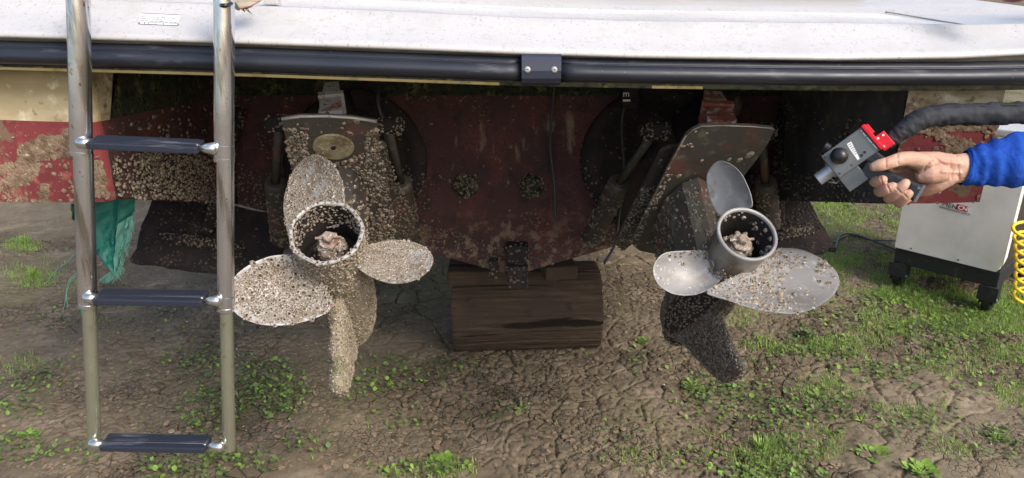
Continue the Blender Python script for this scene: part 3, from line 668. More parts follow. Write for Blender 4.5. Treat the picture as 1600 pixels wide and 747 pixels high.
# trim tabs
def tab(sgn, seed):
    t = MB(); xs = np.linspace(0, 1, 16); rows = []
    if sgn < 0: HL, HR, TR_, TL_ = at(243,300,1.745), at(452,338,1.745), at(428,436,1.60), at(203,405,1.60)
    else:       HL, HR, TR_, TL_ = at(1256,300,1.745), at(1120,330,1.745), at(1160,412,1.60), at(1307,388,1.60)
    for j in range(7):
        v = j/6; row = []
        for x in xs:
            jag = .010*mnoise.noise(Vector((x*9, seed, v*3)))
            p = (HL*(1-x)+HR*x)*(1-v)+(TL_*(1-x)+TR_*x)*v
            row.append(p+Vector((jag*(x in (0.0, 1.0)), jag*(v==1), .004*mnoise.noise(Vector((x*6, v*4, seed))))))
        rows.append(row)
    m = len(xs)
    top = [p for r0 in rows for p in r0]; bot = [p+Vector((0,.004,-.012)) for p in top]; n0 = len(top)
    fs = [(j*m+i, j*m+i+1, (j+1)*m+i+1, (j+1)*m+i) for j in range(6) for i in range(m-1)]
    t.add(top+bot, fs + [tuple(n0+q for q in f[::-1]) for f in fs] + [(6*m+i, 6*m+i+1, n0+6*m+i+1, n0+6*m+i) for i in range(m-1)] + [(j*m, (j+1)*m, n0+(j+1)*m, n0+j*m) for j in range(6)] + [(j*m+m-1, (j+1)*m+m-1, n0+(j+1)*m+m-1, n0+j*m+m-1) for j in range(6)])
    o = obj('trim_tab', t, M_black, boat, smooth=True, auto=40)
    # stiffening rib across the blade and actuator ram
    rb = MB(); a = rows[4][2]; b = rows[4][m-5]
    rb.tube([a+Vector((0,0,.004)), (a+b)/2+Vector((0,0,.008)), b+Vector((0,0,.004))], [.010,.014,.010], 8); ro = obj('stiffening_rib', rb, M_black, o, smooth=True)
    scatter(rb.tris(), 220, .002, .0045, toward=Vector((0,0,3)), matl=M_barnG, parent=ro, seed=seed+2, sep=1.2, smallT=True)
    ac = MB(); p0 = rows[3][7]; ac.tube([p0+Vector((0,0,.005)), (sgn*.63, YT-.03, .80)], [.015,.013], 12); ao = obj('tab_actuator', ac, M_black, boat, smooth=True)
    scatter(ac.tris(), 260, .002, .0045, toward=CAMP, matl=M_barnG if sgn < 0 else M_barnK, parent=ao, seed=seed+3, sep=1.2, smallT=True)
    scatter(t.tris(), 500, .0016, .004, dens=lambda x,y,p: .8 if mnoise.noise(Vector(p)*12) > .12 else .12, toward=CAMP+Vector((0,0,1)), matl=M_barnK, parent=o, seed=seed+5, smallT=True)
tab(-1, 3); tab(1, 8)
# cable hanging down the transom
def curve_pts(keys, n=10):
    out = []; k = [Vector(p) for p in keys]; k = [k[0]*2-k[1]] + k + [k[-1]*2-k[-2]]
    for i in range(1, len(k)-2):
        for j in range(n):
            t = j/n; out.append(.5*((2*k[i])+(k[i+1]-k[i-1])*t+(2*k[i-1]-5*k[i]+4*k[i+1]-k[i+2])*t*t+(-k[i-1]+3*k[i]-3*k[i+1]+k[i+2])*t**3))
    out.append(k[-2]); return out
cb = MB(); cb.tube(curve_pts([at(868,120,1.72), at(862,180,1.72), at(860,230,1.725), at(866,290,1.72), at(868,345,1.70)]), .0035, 8); obj('cable', cb, M_cable, boat, smooth=True)
cb = MB(); cb.tube(curve_pts([at(985,130,1.70), at(972,190,1.69), at(975,270,1.68), at(968,330,1.66), at(961,380,1.64), at(944,412,1.62)]), .0032, 8); obj('cable', cb, M_cable, boat, smooth=True)
cb = MB(); cb.tube(curve_pts([at(592,125,1.70), at(590,160,1.66), at(600,200,1.66), at(604,260,1.68)]), .006, 8); obj('cable', cb, M_cable, boat, smooth=True)
def text(name, s, size, origin, xdir, ydir, m, parent, ext=.0002, shear=0, bold=0):
    cu = bpy.data.curves.new(name, 'FONT'); cu.body = s; cu.size = size; cu.extrude = ext; cu.shear = shear; cu.offset = bold
    tmp = bpy.data.objects.new('tmp', cu); C.objects.link(tmp); bpy.context.view_layer.update()
    me = bpy.data.meshes.new_from_object(tmp.evaluated_get(bpy.context.evaluated_depsgraph_get())); bpy.data.objects.remove(tmp)
    X = Vector(xdir).normalized(); Z = X.cross(Vector(ydir)).normalized(); Y = Z.cross(X); off = world_loc(parent)
    for v in me.vertices: v.co = Vector(origin)-off + X*v.co.x + Y*v.co.y + Z*v.co.z
    me.materials.clear(); me.materials.append(m); o = bpy.data.objects.new(name, me); C.objects.link(o); o.parent = parent; return o
pm = MB(); pm.box(at(984,153,1.70), (.018,0,0), (0,.012,0), (0,0,.022)); po2 = obj('maker_plate', pm, M_black, boat)
text('plate_lettering', 'm', .020, at(973,151,1.686), (1,0,0), (0,0,1), M_wht, po2)
pr2 = MB(); pr2.box(at(979,157,1.687), (.0085,0,0), (0,.0005,0), (0,0,.0022)); obj('plate_lettering', pr2, M_wht, po2)

# ------------------------------------------------------------------ stern drives
def closed_spline(pts, n):
    k = len(pts); out = []
    for i in range(k):
        a, b, c, d = [Vector(pts[(i+o)%k]) for o in (-1,0,1,2)]
        for j in range(n//k+1):
            t = j/(n//k+1); out.append(.5*((2*b)+(c-a)*t+(2*a-5*b+4*c-d)*t*t+(-a+3*b-3*c+d)*t**3))
    return out
def blade(outline, P0, nrm, cup, parent, m, twist=0.0):
    o2 = closed_spline([(x, y, 0) for x, y in outline], 64); n = len(o2); nrm = Vector(nrm).normalized()
    if nrm.dot(CAMP-P0) < 0: nrm = -nrm
    ctr = sum(o2, Vector())/n; K = 9; V = []; 
    rings = [1.0, .985, .94, .86, .72, .55, .38, .20]
    b = MB(); front = []; back = []
    for q, s in enumerate(rings):
        rf = []; rb = []
        for p in o2:
            z = ctr + (p-ctr)*s; w = onpl(z.x, z.y, P0, nrm); h = cup*(1-s*s)
            th = .0009 + .0042*(1-s**3)
            wob = .0008*mnoise.noise(w*60)
            rf.append(w - nrm*(h) + nrm*(wob + (.0004 if q==0 else .0009))); rb.append(w - nrm*(h+th))
        front.append(rf); back.append(rb)
    for L_ in (front, back):
        for q in range(len(rings)-1):
            for i in range(n): b.add([L_[q][i], L_[q][(i+1)%n], L_[q+1][(i+1)%n], L_[q+1][i]], [(0,1,2,3)])
        b.add(L_[-1], [tuple(range(n))])
    for i in range(n): b.add([front[0][i], front[0][(i+1)%n], back[0][(i+1)%n], back[0][i]], [(0,1,2,3)])
    fr = MB()
    for q in range(len(rings)-1):
        for i in range(n): fr.add([front[q][i], front[q][(i+1)%n], front[q+1][(i+1)%n], front[q+1][i]], [(0,1,2,3)])
    fr.add(front[-1], [tuple(range(n))])
    o = obj('blade', b, m, parent, smooth=True); weld(o, .0001); o.data.set_sharp_from_angle(angle=R(60))
    return o, fr.tris()

def drive(side):
    left = side == 'L'
    E = R(50); steer = R(7) if left else R(8)
    O = at(510, 363, 1.08) if left else at(1167, 366, 1.08)
    a = Vector((0, -math.cos(E), math.sin(E))); u = Vector((0, math.sin(E), math.cos(E))); x = Vector((1, 0, 0))
    rot = Matrix.Rotation(steer, 3, 'Z'); a = rot @ a; x = rot @ x; u = rot @ u
    def W(r_, l, h): return O + x*r_ - a*l + u*h        # l forward of the outlet rim, h above the axis
    base = W(0, .3, .3)
    lab = 'left stern drive tilted up, propeller and leg thickly crusted with pale barnacles' if left else 'right stern drive with cleaner bright propeller blades, only patchily dotted with barnacles'
    root = thing('stern_drive', base, lab, 'outdrive', 'tilted stern drives under the platform')
    MD = M_drive; BM = M_barn if left else M_barnG
    # ---- propeller hub tube
    pb = MB(); Ro = .0565 if left else .0475; Ri = Ro-.0048
    hub = [(-.0, Ri), (-.002, Ri+.001), (-.003, Ro-.001), (-.001, Ro+.0005), (.006, Ro-.001), (.03, Ro-.0035), (.07, Ro-.004), (.115, Ro-.002), (.12, Ro-.008), (.122, .03)]
    pb.lathe(O, -a, hub, 56, wob=(lambda d, t: 1+.012*math.sin(7*t+d*40)) if left else None)
    pb.lathe(O, -a, [(0, Ri), (.02, Ri-.002), (.06, Ri-.004), (.09, Ri-.006), (.09, .012)], 56, mi=1)
    prop = obj('propeller', pb, [M_hubL if left else M_hubR, M_black], root, smooth=True); weld(prop, .0001); prop.data.set_sharp_from_angle(angle=R(50))
    rim = MB(); rim.lathe(O, a, [(-.003, Ro), (.0, Ro+.0012), (.0026, Ro), (.0032, (Ro+Ri)/2), (.0024, Ri), (-.002, Ri-.0003)], 56, wob=(lambda d, t: 1+.012*math.sin(7*t)) if left else None); obj('rim', rim, M_rim if left else M_aluR, prop, smooth=True)
    # nut and lump of growth in the middle
    nb = MB(); n_ = 20
    nb.lathe(W(0,.085,0), a, [(0,.024),(.015,.026),(.03,.024),(.045,.022),(.056,.016),(.060,.0001)], n_, wob=lambda d, t: 1+.14*math.sin(3*t+d*90)+.10*math.sin(7*t+d*200))
    for q in range(26):
        th = random.uniform(0, 6.28); rr = random.uniform(0, .024); hh = .085-.03-random.uniform(0, .028)
        c0 = W(math.cos(th)*rr, hh, math.sin(th)*rr); s_ = random.uniform(.003, .0075)
        nb.lathe(c0-a*s_, a+Vector((random.uniform(-.6,.6),random.uniform(-.6,.6),random.uniform(-.4,.6))), [(0,s_*.6),(s_*.6,s_),(s_*1.3,s_*.8),(s_*1.6,s_*.45),(s_*1.2,s_*.2),(s_,.0001)], 8)
    no = obj('shaft_nut', nb, M_shell, prop, smooth=True, auto=60)
    hx = MB(); hx.lathe(W(0,.034,0), a, [(0,.0175),(.010,.0175),(.012,.0155),(.012,.0085),(.020,.0085),(.022,.007),(.022,.0001)], 6); hx.tube([W(-.020,.020,.002), W(.020,.020,.002)], .0022, 8); obj('nut_flats', hx, M_shell, no, auto=30)
    # ---- blades
    hubc = W(0, .06, 0)
    if left:
        B = [(((487,243),(512,250),(530,272),(537,298),(538,332),(530,352),(490,360),(456,372),(446,345),(443,318),(449,290),(463,260)), 90, 620, .0016, .0054),
             (((456,398),(420,401),(386,416),(364,436),(357,460),(367,488),(395,504),(432,509),(474,503),(508,490),(520,474),(508,450),(492,425),(476,405)), 222, 900, .0018, .0064),
             (((556,392),(575,383),(600,377),(628,376),(655,382),(672,394),(677,408),(668,425),(645,439),(615,443),(588,436),(566,424),(552,410)), -25, 620, .0014, .0042)]
    else:
        B = [(((1119,253),(1136,253),(1156,268),(1169,292),(1175,312),(1174,324),(1158,329),(1140,336),(1124,336),(1113,320),(1106,297),(1105,272)), 105, 0, 0, 0),
             (((1070,392),(1037,396),(1021,416),(1026,441),(1046,457),(1070,462),(1096,458),(1120,444),(1136,420),(1128,402),(1104,393)), 190, 150, .0016, .0042),
             (((1205,394),(1226,388),(1257,392),(1287,407),(1307,426),(1311,444),(1299,464),(1272,482),(1242,490),(1209,488),(1175,482),(1140,470),(1104,457),(1130,440),(1182,415)), -35, 330, .0017, .0056)]
    for bi, (outl, ang, nb_, r0, r1) in enumerate(B):
        t = R(ang); rho = x*math.cos(t)+u*math.sin(t); tau = a.cross(rho)
        pit = R(22) if (left or bi) else R(60)
        nr = a*math.cos(pit) + tau*math.sin(pit)
        cup = [.006, .010, .008][bi]
        if not left and bi == 0: nr = a*math.cos(pit)+tau*math.sin(pit)
        bo, tr = blade(outl, hubc, nr, cup, prop, M_alu if left else M_aluR)
        if nb_:
            if left:
                def dn(px, py, p, bi=bi):
                    nz_ = mnoise.noise(Vector(p)*28)
                    if bi == 0: 
                        cl = math.hypot((px-492)/16, (py-283)/22)
                        return 1 if cl > 1.1 and (px-443) > 3 else .08
                    if bi == 1:
                        e = math.hypot((px-435)/80, (py-455)/56)
                        return 1 if e < .84+.10*nz_ or (px > 455 and py < 492) else .10
                    e = px > 640 + 12*nz_ and py > 392
                    return .10 if e else (.06 if px > 668 or py > 438 else 1)
            elif bi == 1:
                def dn(px, py, p): return math.exp(-max(0, ((1122-px)*.38 + (py-402)*1.15))/7) if py < 440 else 0
            else:
                def dn(px, py, p):
                    d = math.exp(-max(0, px-1200)/16-max(0, 1150-px)/40)
                    if math.hypot((px-1246)/16, (py-408)/10) < 1: d = .8
                    if math.hypot((px-1285)/18, (py-418)/12) < 1: d = .45
                    if math.hypot((px-1222)/14, (py-472)/9) < 1: d = .6
                    return max(d, .018)
            scatter(tr, nb_, r0, r1, dens=dn, toward=CAMP, matl=M_barnL if left else M_barn, parent=prop, big=(95 if left else (35 if bi == 1 else 90)), seed=10+bi+(0 if left else 5), sep=1.35 if left else 1.5)
            if left:
                scatter(tr, 1500, .0009, .0019, dens=lambda px,py,p,dn=dn: 1 if dn(px,py,p) > .5 else .06, toward=CAMP, matl=M_barn, parent=prop, seed=110+bi, sep=1.1, smallT=True)
            else:
                scatter(tr, 70 if bi == 1 else 130, .0010, .0030, dens=lambda px,py,p,dn=dn: min(1, dn(px,py,p)+.12), toward=CAMP, matl=M_scar, parent=prop, seed=120+bi, sep=1.3, smallT=True, flat=.08, name='barnacle_scars')
    # barnacles on hub
    if left:
        scatter(pb.tris(), 1500, .0022, .0042, dens=lambda px,py,p: 1, toward=None, matl=M_barn, parent=prop, seed=31, sep=1.25, smallT=True) if False else None
        ho = MB(); ho.lathe(O, -a, [(.004, Ro), (.03, Ro-.0025), (.07, Ro-.003), (.118, Ro-.001)], 40)
        tt = ho.tris()
        def outw(p): return p
        scatter_out(tt, O, a, 1150, .0021, .0042, M_barn, prop, 31, 1.2)
        hi = MB(); hi.lathe(O, -a, [(.001, Ri), (.03, Ri-.002), (.05, Ri-.003)], 40); scatter_in(hi.tris(), O, a, 420, .0017, .0036, M_barn, prop, 32, 1.2)
        scatter(nb.tris(), 90, .0018, .0042, toward=CAMP, matl=M_barnL, parent=prop, seed=33, sep=1.1)
        hr = MB(); hr.lathe(O, a, [(.0026, Ro), (.0032, Ri)], 40); scatter(hr.tris(), 46, .0026, .0044, toward=CAMP, matl=M_barnL, parent=prop, seed=34, sep=2.0)
    else:
        hi = MB(); hi.lathe(O, -a, [(.004, Ri), (.02, Ri-.002), (.045, Ri-.003)], 40); scatter_in(hi.tris(), O, a, 44, .0024, .0048, M_barnL, prop, 35, 1.3, lambda px,py,p: 1 if (px > 1175 or py < 345) else .1, 40)
        scatter(nb.tris(), 20, .002, .004, toward=CAMP, matl=M_barnL, parent=prop, seed=36)
        ho = MB(); ho.lathe(O, -a, [(.05, Ro), (.118, Ro-.001)], 40); scatter_out(ho.tris(), O, a, 150, .002, .004, M_barn, prop, 37, 1.4, lambda px,py,p: 1 if px < 1135 and py > 385 else .12)
    # ---- torpedo
    tp = MB(); s_ = 1.0 if left else .86
    tp.lathe(O, -a, [(.118,.048*s_),(.14,.053*s_),(.19,.056*s_),(.26,.055*s_),(.33,.047*s_),(.38,.036*s_),(.41,.020*s_),(.418,.0001)], 36, wob=lambda d, t: 1+.02*mnoise.noise(Vector((d*30, t*2, 1))))
    to = obj('gearcase', tp, M_hubL if left else M_black, root, smooth=True)
    scatter_out(tp.tris(), O, a, 2600 if left else 1600, .0019, .0038 if left else .003, M_barn if left else M_barnG, to, 40, 1.15)
    # ---- leg (strut between gearcase and plate, and above)
    def strut(h0, h1, l0a, l1a, l0b, l1b, th, nm, m):
        s = MB(); prof = [(0,0),(.06,.55),(.25,1),(.6,.85),(.9,.35),(1,0)]; rows = []
        for k_ in range(9):
            f = k_/8; h = h0+(h1-h0)*f; la = l0a+(l0b-l0a)*f; lb = l1a+(l1b-l1a)*f; row = []
            full = [(q, w_) for q, w_ in prof] + [(q, -w_) for q, w_ in prof[-2:0:-1]]
            for (q, w_) in full: row.append(W(w_*th/2, la+(lb-la)*q, h))
            rows.append(row)
        n_ = len(rows[0])
        for k_ in range(8):
            for i in range(n_): s.add([rows[k_][i], rows[k_][(i+1)%n_], rows[k_+1][(i+1)%n_], rows[k_+1][i]], [(0,1,2,3)])
        s.add(rows[-1], [tuple(range(n_))]); s.add(rows[0], [tuple(range(n_))])
        return obj(nm, s, m, root, smooth=True, auto=50), s.tris()
    HPL = .212 if left else .188
    lo, lt = strut(.03, HPL-.004, .125, .37, .11, .39, .088, 'leg', MD if left else M_plate)
    scatter(lt, 700 if left else 900, .0018, .0050, dens=(lambda px,py,p: 1) if left else (lambda px,py,p: .9 if mnoise.noise(Vector(p)*14) > -.25 else .2), toward=CAMP, matl=BM if not left else M_barn, parent=lo, seed=44, big=40, sep=1.3)
    strut(HPL+.008, .40, .16, .34, .20, .33, .075, 'drive_housing', M_black)
    # ---- skeg
    if left: kp = [(.135,-.040),(.36,-.035),(.33,-.085),(.265,-.150),(.235,-.182),(.205,-.192),(.182,-.188),(.165,-.14),(.145,-.09)]
    else:    kp = [(.125,-.036),(.37,-.030),(.375,-.075),(.335,-.125),(.27,-.195),(.24,-.212),(.205,-.205),(.20,-.165),(.185,-.125),(.19,-.085),(.15,-.055)]
    if not left:
        ni = Matrix.Rotation(R(9), 3, 'Z') @ x; kp = []
        for q_ in ((1050,452),(1038,470),(1034,492),(1041,520),(1066,534),(1092,561),(1122,591),(1141,598),(1162,580),(1156,562),(1146,543),(1131,508),(1127,490),(1144,474),(1110,450)):
            w_ = onpl(q_[0], q_[1], W(0,.2,-.1), ni)-O; kp.append((-w_.dot(a), w_.dot(u), w_.dot(x)))
    else: kp = [(p[0], p[1], 0) for p in kp]
    kp3 = closed_spline(kp, 44)
    cx_ = sum(p.x for p in kp3)/len(kp3); cy_ = sum(p.y for p in kp3)/len(kp3); cz_ = sum(p.z for p in kp3)/len(kp3); kb = MB(); TH = .0135 if left else .009
    for sg in (1, -1):
        pr_ = None
        for s2, tt in ((1, .0), (.975, .22), (.93, .45), (.80, .70), (.45, .85)):
            ring = [W(cz_+(p.z-cz_)*s2+sg*TH*(tt+.25)*(1+.3*mnoise.noise(Vector((p.x*30,p.y*30,sg)))), cx_+(p.x-cx_)*s2, cy_+(p.y-cy_)*s2) for p in kp3]
            if pr_:
                for i in range(len(ring)): kb.add([pr_[i], pr_[(i+1)%len(ring)], ring[(i+1)%len(ring)], ring[i]], [(0,1,2,3)])
            pr_ = ring
            if s2 == 1: e_ = ring if sg == 1 else e_; e2 = ring if sg == -1 else None
        kb.add(pr_, [tuple(range(len(pr_)))])
    for i in range(len(e_)): kb.add([e_[i], e_[(i+1)%len(e_)], e2[(i+1)%len(e_)], e2[i]], [(0,1,2,3)])
    sko_ = obj('skeg', kb, M_hubL if left else M_drive, root, smooth=True, auto=60); weld(sko_, .0001)
    scatter(kb.tris(), 2200 if left else 3400, .0018 if left else .0017, .0040 if left else .0032, toward=CAMP, matl=M_barn if left else M_barnG, parent=sko_, seed=50, sep=1.15, smallT=True)
    # ---- anti-ventilation plate(s)
    def plate(outl, h, m, nm, th=.006, edge=True):
        P0 = W(0, .1, h); ip = []
        for (px, py) in outl: ip.append(onpl(px, py, P0, u))
        q = MB(); q.prism(ip, u*th)
        o = obj(nm, q, m, root); tris_ = MB().add(ip, [tuple(range(len(ip)))]).tris()
        return o, tris_, ip
    if left:
        o, tr, ip = plate([(440,186),(470,182),(510,181.5),(550,184),(588,190),(592,215),(600,262),(610,310),(616,352),(614,380),(560,392),(500,380),(480,330),(464,285),(456,266),(450,232)], HPL, M_plate, 'cavitation_plate')
        ed = MB(); ed.tube(ip[0:5], .0026, 8); obj('worn_edge', ed, M_rim, o, smooth=True)
        an = MB(); nrm = -u; ac_ = onpl(521, 229, W(0,.1,HPL), u)
        an.lathe(ac_+u*.001, nrm, [(0,.036),(.002,.036),(.0042,.0345),(.0046,.008),(.0036,.0045),(.001,.0040),(.001,.0001)], 40); an_o = obj('anode', an, M_anode, root, smooth=True, auto=35)
        hn = MB(); hn.lathe(ac_-u*.0040, nrm, [(-.002,.0042),(.0008,.004),(.0012,.0022),(-.003,.0018)], 12); obj('anode_bolt', hn, M_black, an_o)
        def dp(px, py, p):
            if math.hypot((px-521)/40, (py-229)/24) < 1.05: return 0
            if py < 200: return .03
            if px < 480 - 0*py: return 1 if px-(440+(py-183)*.18) < 26 else .7
            if px > 572: return 1 if mnoise.noise(Vector(p)*30) > -.3 else .3
            return .05 if py < 240 else .85
        scatter(tr, 900, .0022, .0068, dens=dp, toward=CAMP, matl=M_barn, parent=o, big=70, seed=60, sep=1.3)
        scatter(tr, 2200, .0010, .0022, dens=lambda px,py,p: dp(px,py,p) if py > 215 else .05, toward=CAMP, matl=M_barnG, parent=o, seed=65, sep=1.1, smallT=True)
        o2, tr2, _ = plate([(596,222),(604,228),(610,262),(618,310),(650,345),(645,372),(610,385),(600,300)], .236, M_plate, 'splash_plate')
        scatter(tr2, 200, .002, .0042, toward=CAMP, matl=M_barnG, parent=o2, seed=61)
    else:
        o, tr, ip = plate([(1072,211),(1083,203),(1095,197.5),(1130,196.5),(1170,197.5),(1205,200.5),(1210,203),(1200,224),(1182,250),(1163,274),(1152,310),(1120,360),(1090,396),(1040,400),(1000,392),(985,380),(1000,350),(1022,306),(1046,258)], HPL, M_plate, 'cavitation_plate')
        ed = MB(); ed.tube(ip[0:7], .0013, 8); obj('worn_edge', ed, M_hubR, o, smooth=True)
        ed = MB(); ed.tube([ip[0]]+ip[:14:-1], .0016, 6); obj('worn_edge', ed, M_barnG, o, smooth=True)
        def dp(px, py, p):
            if py < 225: return .01
            s_ = (px - (1072-(py-209)*.50))
            if s_ < 9 and py > 270: return .8
            if py > 330 and px > 1070: return .9 if mnoise.noise(Vector(p)*22) > -.15 else .15
            return .5 if mnoise.noise(Vector(p)*12+Vector((3,1,1))) > .42 else .004
        scatter(tr, 330, .0024, .0055, dens=dp, toward=CAMP, matl=M_barn, parent=o, big=80, seed=62, sep=1.4)
        for (ax_, ay_, rr) in ((1171,242,.0085),(1155,250,.0060),(1139,249,.004),(1060,275,.0052),(1044,263,.0036),(1096,251,.0035)):
            lp = MB(); c0 = onpl(ax_, ay_, W(0,.1,HPL), u); lp.lathe(c0, -u, [(0,rr),(.0012,rr*.95),(.0020,rr*.5),(.0020,.0001)], 14, wob=lambda d, t: 1+.22*math.sin(2*t+1)+.1*math.sin(3*t)); obj('limpet_patch', lp, M_barn, o, smooth=True)
        o2, tr2, _ = plate([(1032,238),(1046,230),(1064,229),(1066,240),(1030,310),(1000,370),(975,392),(960,380),(985,330)], .215, M_drive, 'splash_plate')
        scatter(tr2, 220, .002, .0045, toward=CAMP, matl=M_barnG, parent=o2, seed=63, dens=lambda px,py,p: .8 if py > 290 else .05)
    # ---- upper casting that shows above the plate
    uc = MB()
    if left:
        p0 = at(519, 190, 1.40); p1 = at(520, 138, 1.52); wv = .019
    else:
        p0 = at(1126, 205, 1.40); p1 = at(1112, 152, 1.54); wv = .024
    d_ = (p1-p0).normalized(); s1 = Vector((1,0,0)); s1 = (s1-d_*s1.dot(d_)).normalized(); s2 = d_.cross(s1)
    for (f0, f1, w0, w1) in ((0, .45, 1.15, 1.0), (.45, .55, 1.28, 1.28), (.55, 1.0, .98, .72)):
        a0 = p0.lerp(p1, f0); a1 = p0.lerp(p1, f1)
        q0 = [a0+(s1*i*wv*w0)+(s2*j*.02*w0) for i, j in ((-1,-1),(1,-1),(1,1),(-1,1))]; q1 = [a1+(s1*i*wv*w1)+(s2*j*.02*w1) for i, j in ((-1,-1),(1,-1),(1,1),(-1,1))]
        uc.add(q0+q1, [(0,1,2,3),(4,7,6,5),(0,4,5,1),(1,5,6,2),(2,6,7,3),(3,7,4,0)])
    obj('upper_casting', uc, M_shaft if left else M_shaftR, root)
    # yoke reaching back to the transom
    yk = MB(); yk.tube([p1+Vector((0,.03,-.02)), W(0,.25,.33), at(555 if left else 1075, 215, YT-.03)], [.030, .045, .05], 14); obj('yoke', yk, M_black, root, smooth=True)
    # ---- tilt rams, one on each side
    if left: RM = [((606,197,1.40),(626,285,1.56),(643,378,1.70)), ((436,193,1.40),(430,285,1.56),(440,378,1.70))]
    else:    RM = [((1024,205,1.40),(967,285,1.56),(925,372,1.70)), ((1190,205,1.46),(1196,285,1.58),(1205,372,1.70))]
    for i, (q0, q1, q2) in enumerate(RM):
        A, Bq, Cq = at(*q0), at(*q1), at(*q2)
        r1 = MB(); r1.tube([Bq-(Bq-Cq).normalized()*-.0, Bq.lerp(Cq,.05), Cq], [.021,.024,.025], 18)
        ro = obj('tilt_ram', r1, M_drive, root, smooth=True, auto=50)
        r2 = MB(); r2.tube([A, Bq.lerp(Cq,.03)], .0085, 14); obj('piston_rod', r2, M_plate, ro, smooth=True)
        r3 = MB(); r3.lathe(Bq+(A-Bq).normalized()*.006, (Cq-Bq), [(0,.010),(0,.019),(.004,.0235),(.02,.024)], 20); obj('end_cap', r3, M_plate, ro, smooth=True, auto=35)
        r4 = MB(); sx = x
        r4.lathe(A-sx*.026, sx, [(0,.0001),(0,.008),(.004,.009),(.005,.0155),(.050,.0165),(.052,.010),(.056,.009),(.056,.0001)], 18); po_ = obj('pivot_pin', r4, M_black, ro, smooth=True, auto=40)
        scatter(r1.tris(), 330, .002, .0045, dens=lambda px,py,p: .95 if mnoise.noise(Vector(p)*16) > -.15 else .2, toward=CAMP, matl=M_barnG, parent=ro, seed=70+i, sep=1.25, smallT=True)
        scatter(r4.tris(), 70, .002, .0045, toward=CAMP, matl=BM if left else M_barnG, parent=ro, seed=72+i, sep=1.3, smallT=True)
    return root
def scatter_dir(tt, O, a, n, r0, r1, m, parent, seed, sep, sign, dens=None, big=0):
    # orient triangles radially first
    out = []
    for t in tt:
        A, B, C_ = map(Vector, t); nn = (B-A).cross(C_-A); c_ = (A+B+C_)/3; rad = (c_-O) - a*((c_-O).dot(a))
        if nn.dot(rad)*sign < 0: B, C_ = C_, B
        out.append((tuple(A), tuple(B), tuple(C_)))
    # only what can be seen from somewhere in front
    return scatter(out, n, r0, r1, dens=dens, toward=None, matl=m, parent=parent, seed=seed, sep=sep, smallT=(big == 0), big=big)
def scatter_out(tt, O, a, n, r0, r1, m, parent, seed, sep, dens=None, big=0): return scatter_dir(tt, O, a, n, r0, r1, m, parent, seed, sep, 1, dens, big)
def scatter_in(tt, O, a, n, r0, r1, m, parent, seed, sep, dens=None, big=0): return scatter_dir(tt, O, a, n, r0, r1, m, parent, seed, sep, -1, dens, big)
drive('L'); drive('R')

# ------------------------------------------------------------------ boarding ladder
lad = thing('boarding_ladder', at(245, 700, 1.0), 'telescopic stainless boarding ladder with navy treads hanging from the platform', 'ladder')
def ly(py): return 1.055 - .05*(py/700)
def lp(px, py): return at(px, py, ly(py))
segs = {0: [((121,-70),(127,240),.0150,M_steel), ((130,238),(137,470),.0132,M_steel), ((139,468),(148,700),.0102,M_steelG)],
        1: [((350,-70),(350,246),.0140,M_steel), ((352,244),(353,474),.0122,M_steel), ((354,472),(358,702),.0100,M_steelG)]}
for k in (0, 1):
    for (p, q, r_, m_) in segs[k]:
        b = MB(); A, Bq = lp(*p), lp(*q); ax_ = (Bq-A); Ln = ax_.length
        b.lathe(A, ax_, [(0,r_-.0015),(0,r_),(Ln*.5,r_),(Ln,r_),(Ln,r_-.0016),(Ln-.03,r_-.0016)], 32); obj('rail', b, m_, lad, smooth=True, auto=40)
    for (p, r_) in (((127 if k==0 else 350, 216 if k==0 else 226), .0154 if k==0 else .0146), ((137.5 if k==0 else 353.5, 456 if k==0 else 462), .0138 if k==0 else .0128)):
        b = MB(); A = lp(*p); d_ = (lp(p[0], p[1]+30)-A).normalized(); b.lathe(A, d_, [(0,r_-.001),(.0006,r_),(.0165,r_),(.017,r_-.0012),(.0185,r_-.0012),(.0185,r_),(.024,r_),(.0245,r_-.003)], 32); obj('collar', b, m_ if False else M_steel, lad, smooth=True, auto=30)
for (yl_, yr, xl, xr, xa, xb) in ((220,229,131,340,149,317),(460,464,141,346,158,324),(686,690,149,351,168,328)):
    A, Bq = lp(xl, yl_), lp(xr, yr); A1, B1 = lp(xa, (yl_*(xr-xa)+yr*(xa-xl))/(xr-xl)), lp(xb, (yl_*(xr-xb)+yr*(xb-xl))/(xr-xl))
    fo = Vector((0,-.013,0)); A, Bq, A1, B1 = A+fo, Bq+fo, A1+fo, B1+fo
    b = MB(); b.tube([A-Vector((.004,0,0)), A, A.lerp(A1,.5), A1], [.004,.0078,.0085,.0068], 18); b.tube([Bq+Vector((.004,0,0)), Bq, Bq.lerp(B1,.5), B1], [.006,.0092,.0072,.0036], 18); b.tube([A1, B1], .006, 12); rg = obj('rung', b, M_rungm, lad, smooth=True)
    t = MB(); ax_ = (B1-A1); hl = ax_.length/2; xd = ax_.normalized(); zd = Vector((0,-.12,1)).normalized(); yd = zd.cross(xd).normalized()
    mid = (A1+B1)/2 - yd*0
    t.box(mid+yd*.004, xd*(hl+.0005), yd*.016, zd*.0052, bev=.002)
    for k in range(9):
        t.box(mid+zd*.0056+yd*(-.0095+.0034*k), xd*(hl-.003), yd*.0009, zd*.0007)
    obj('tread', t, M_tread, rg)
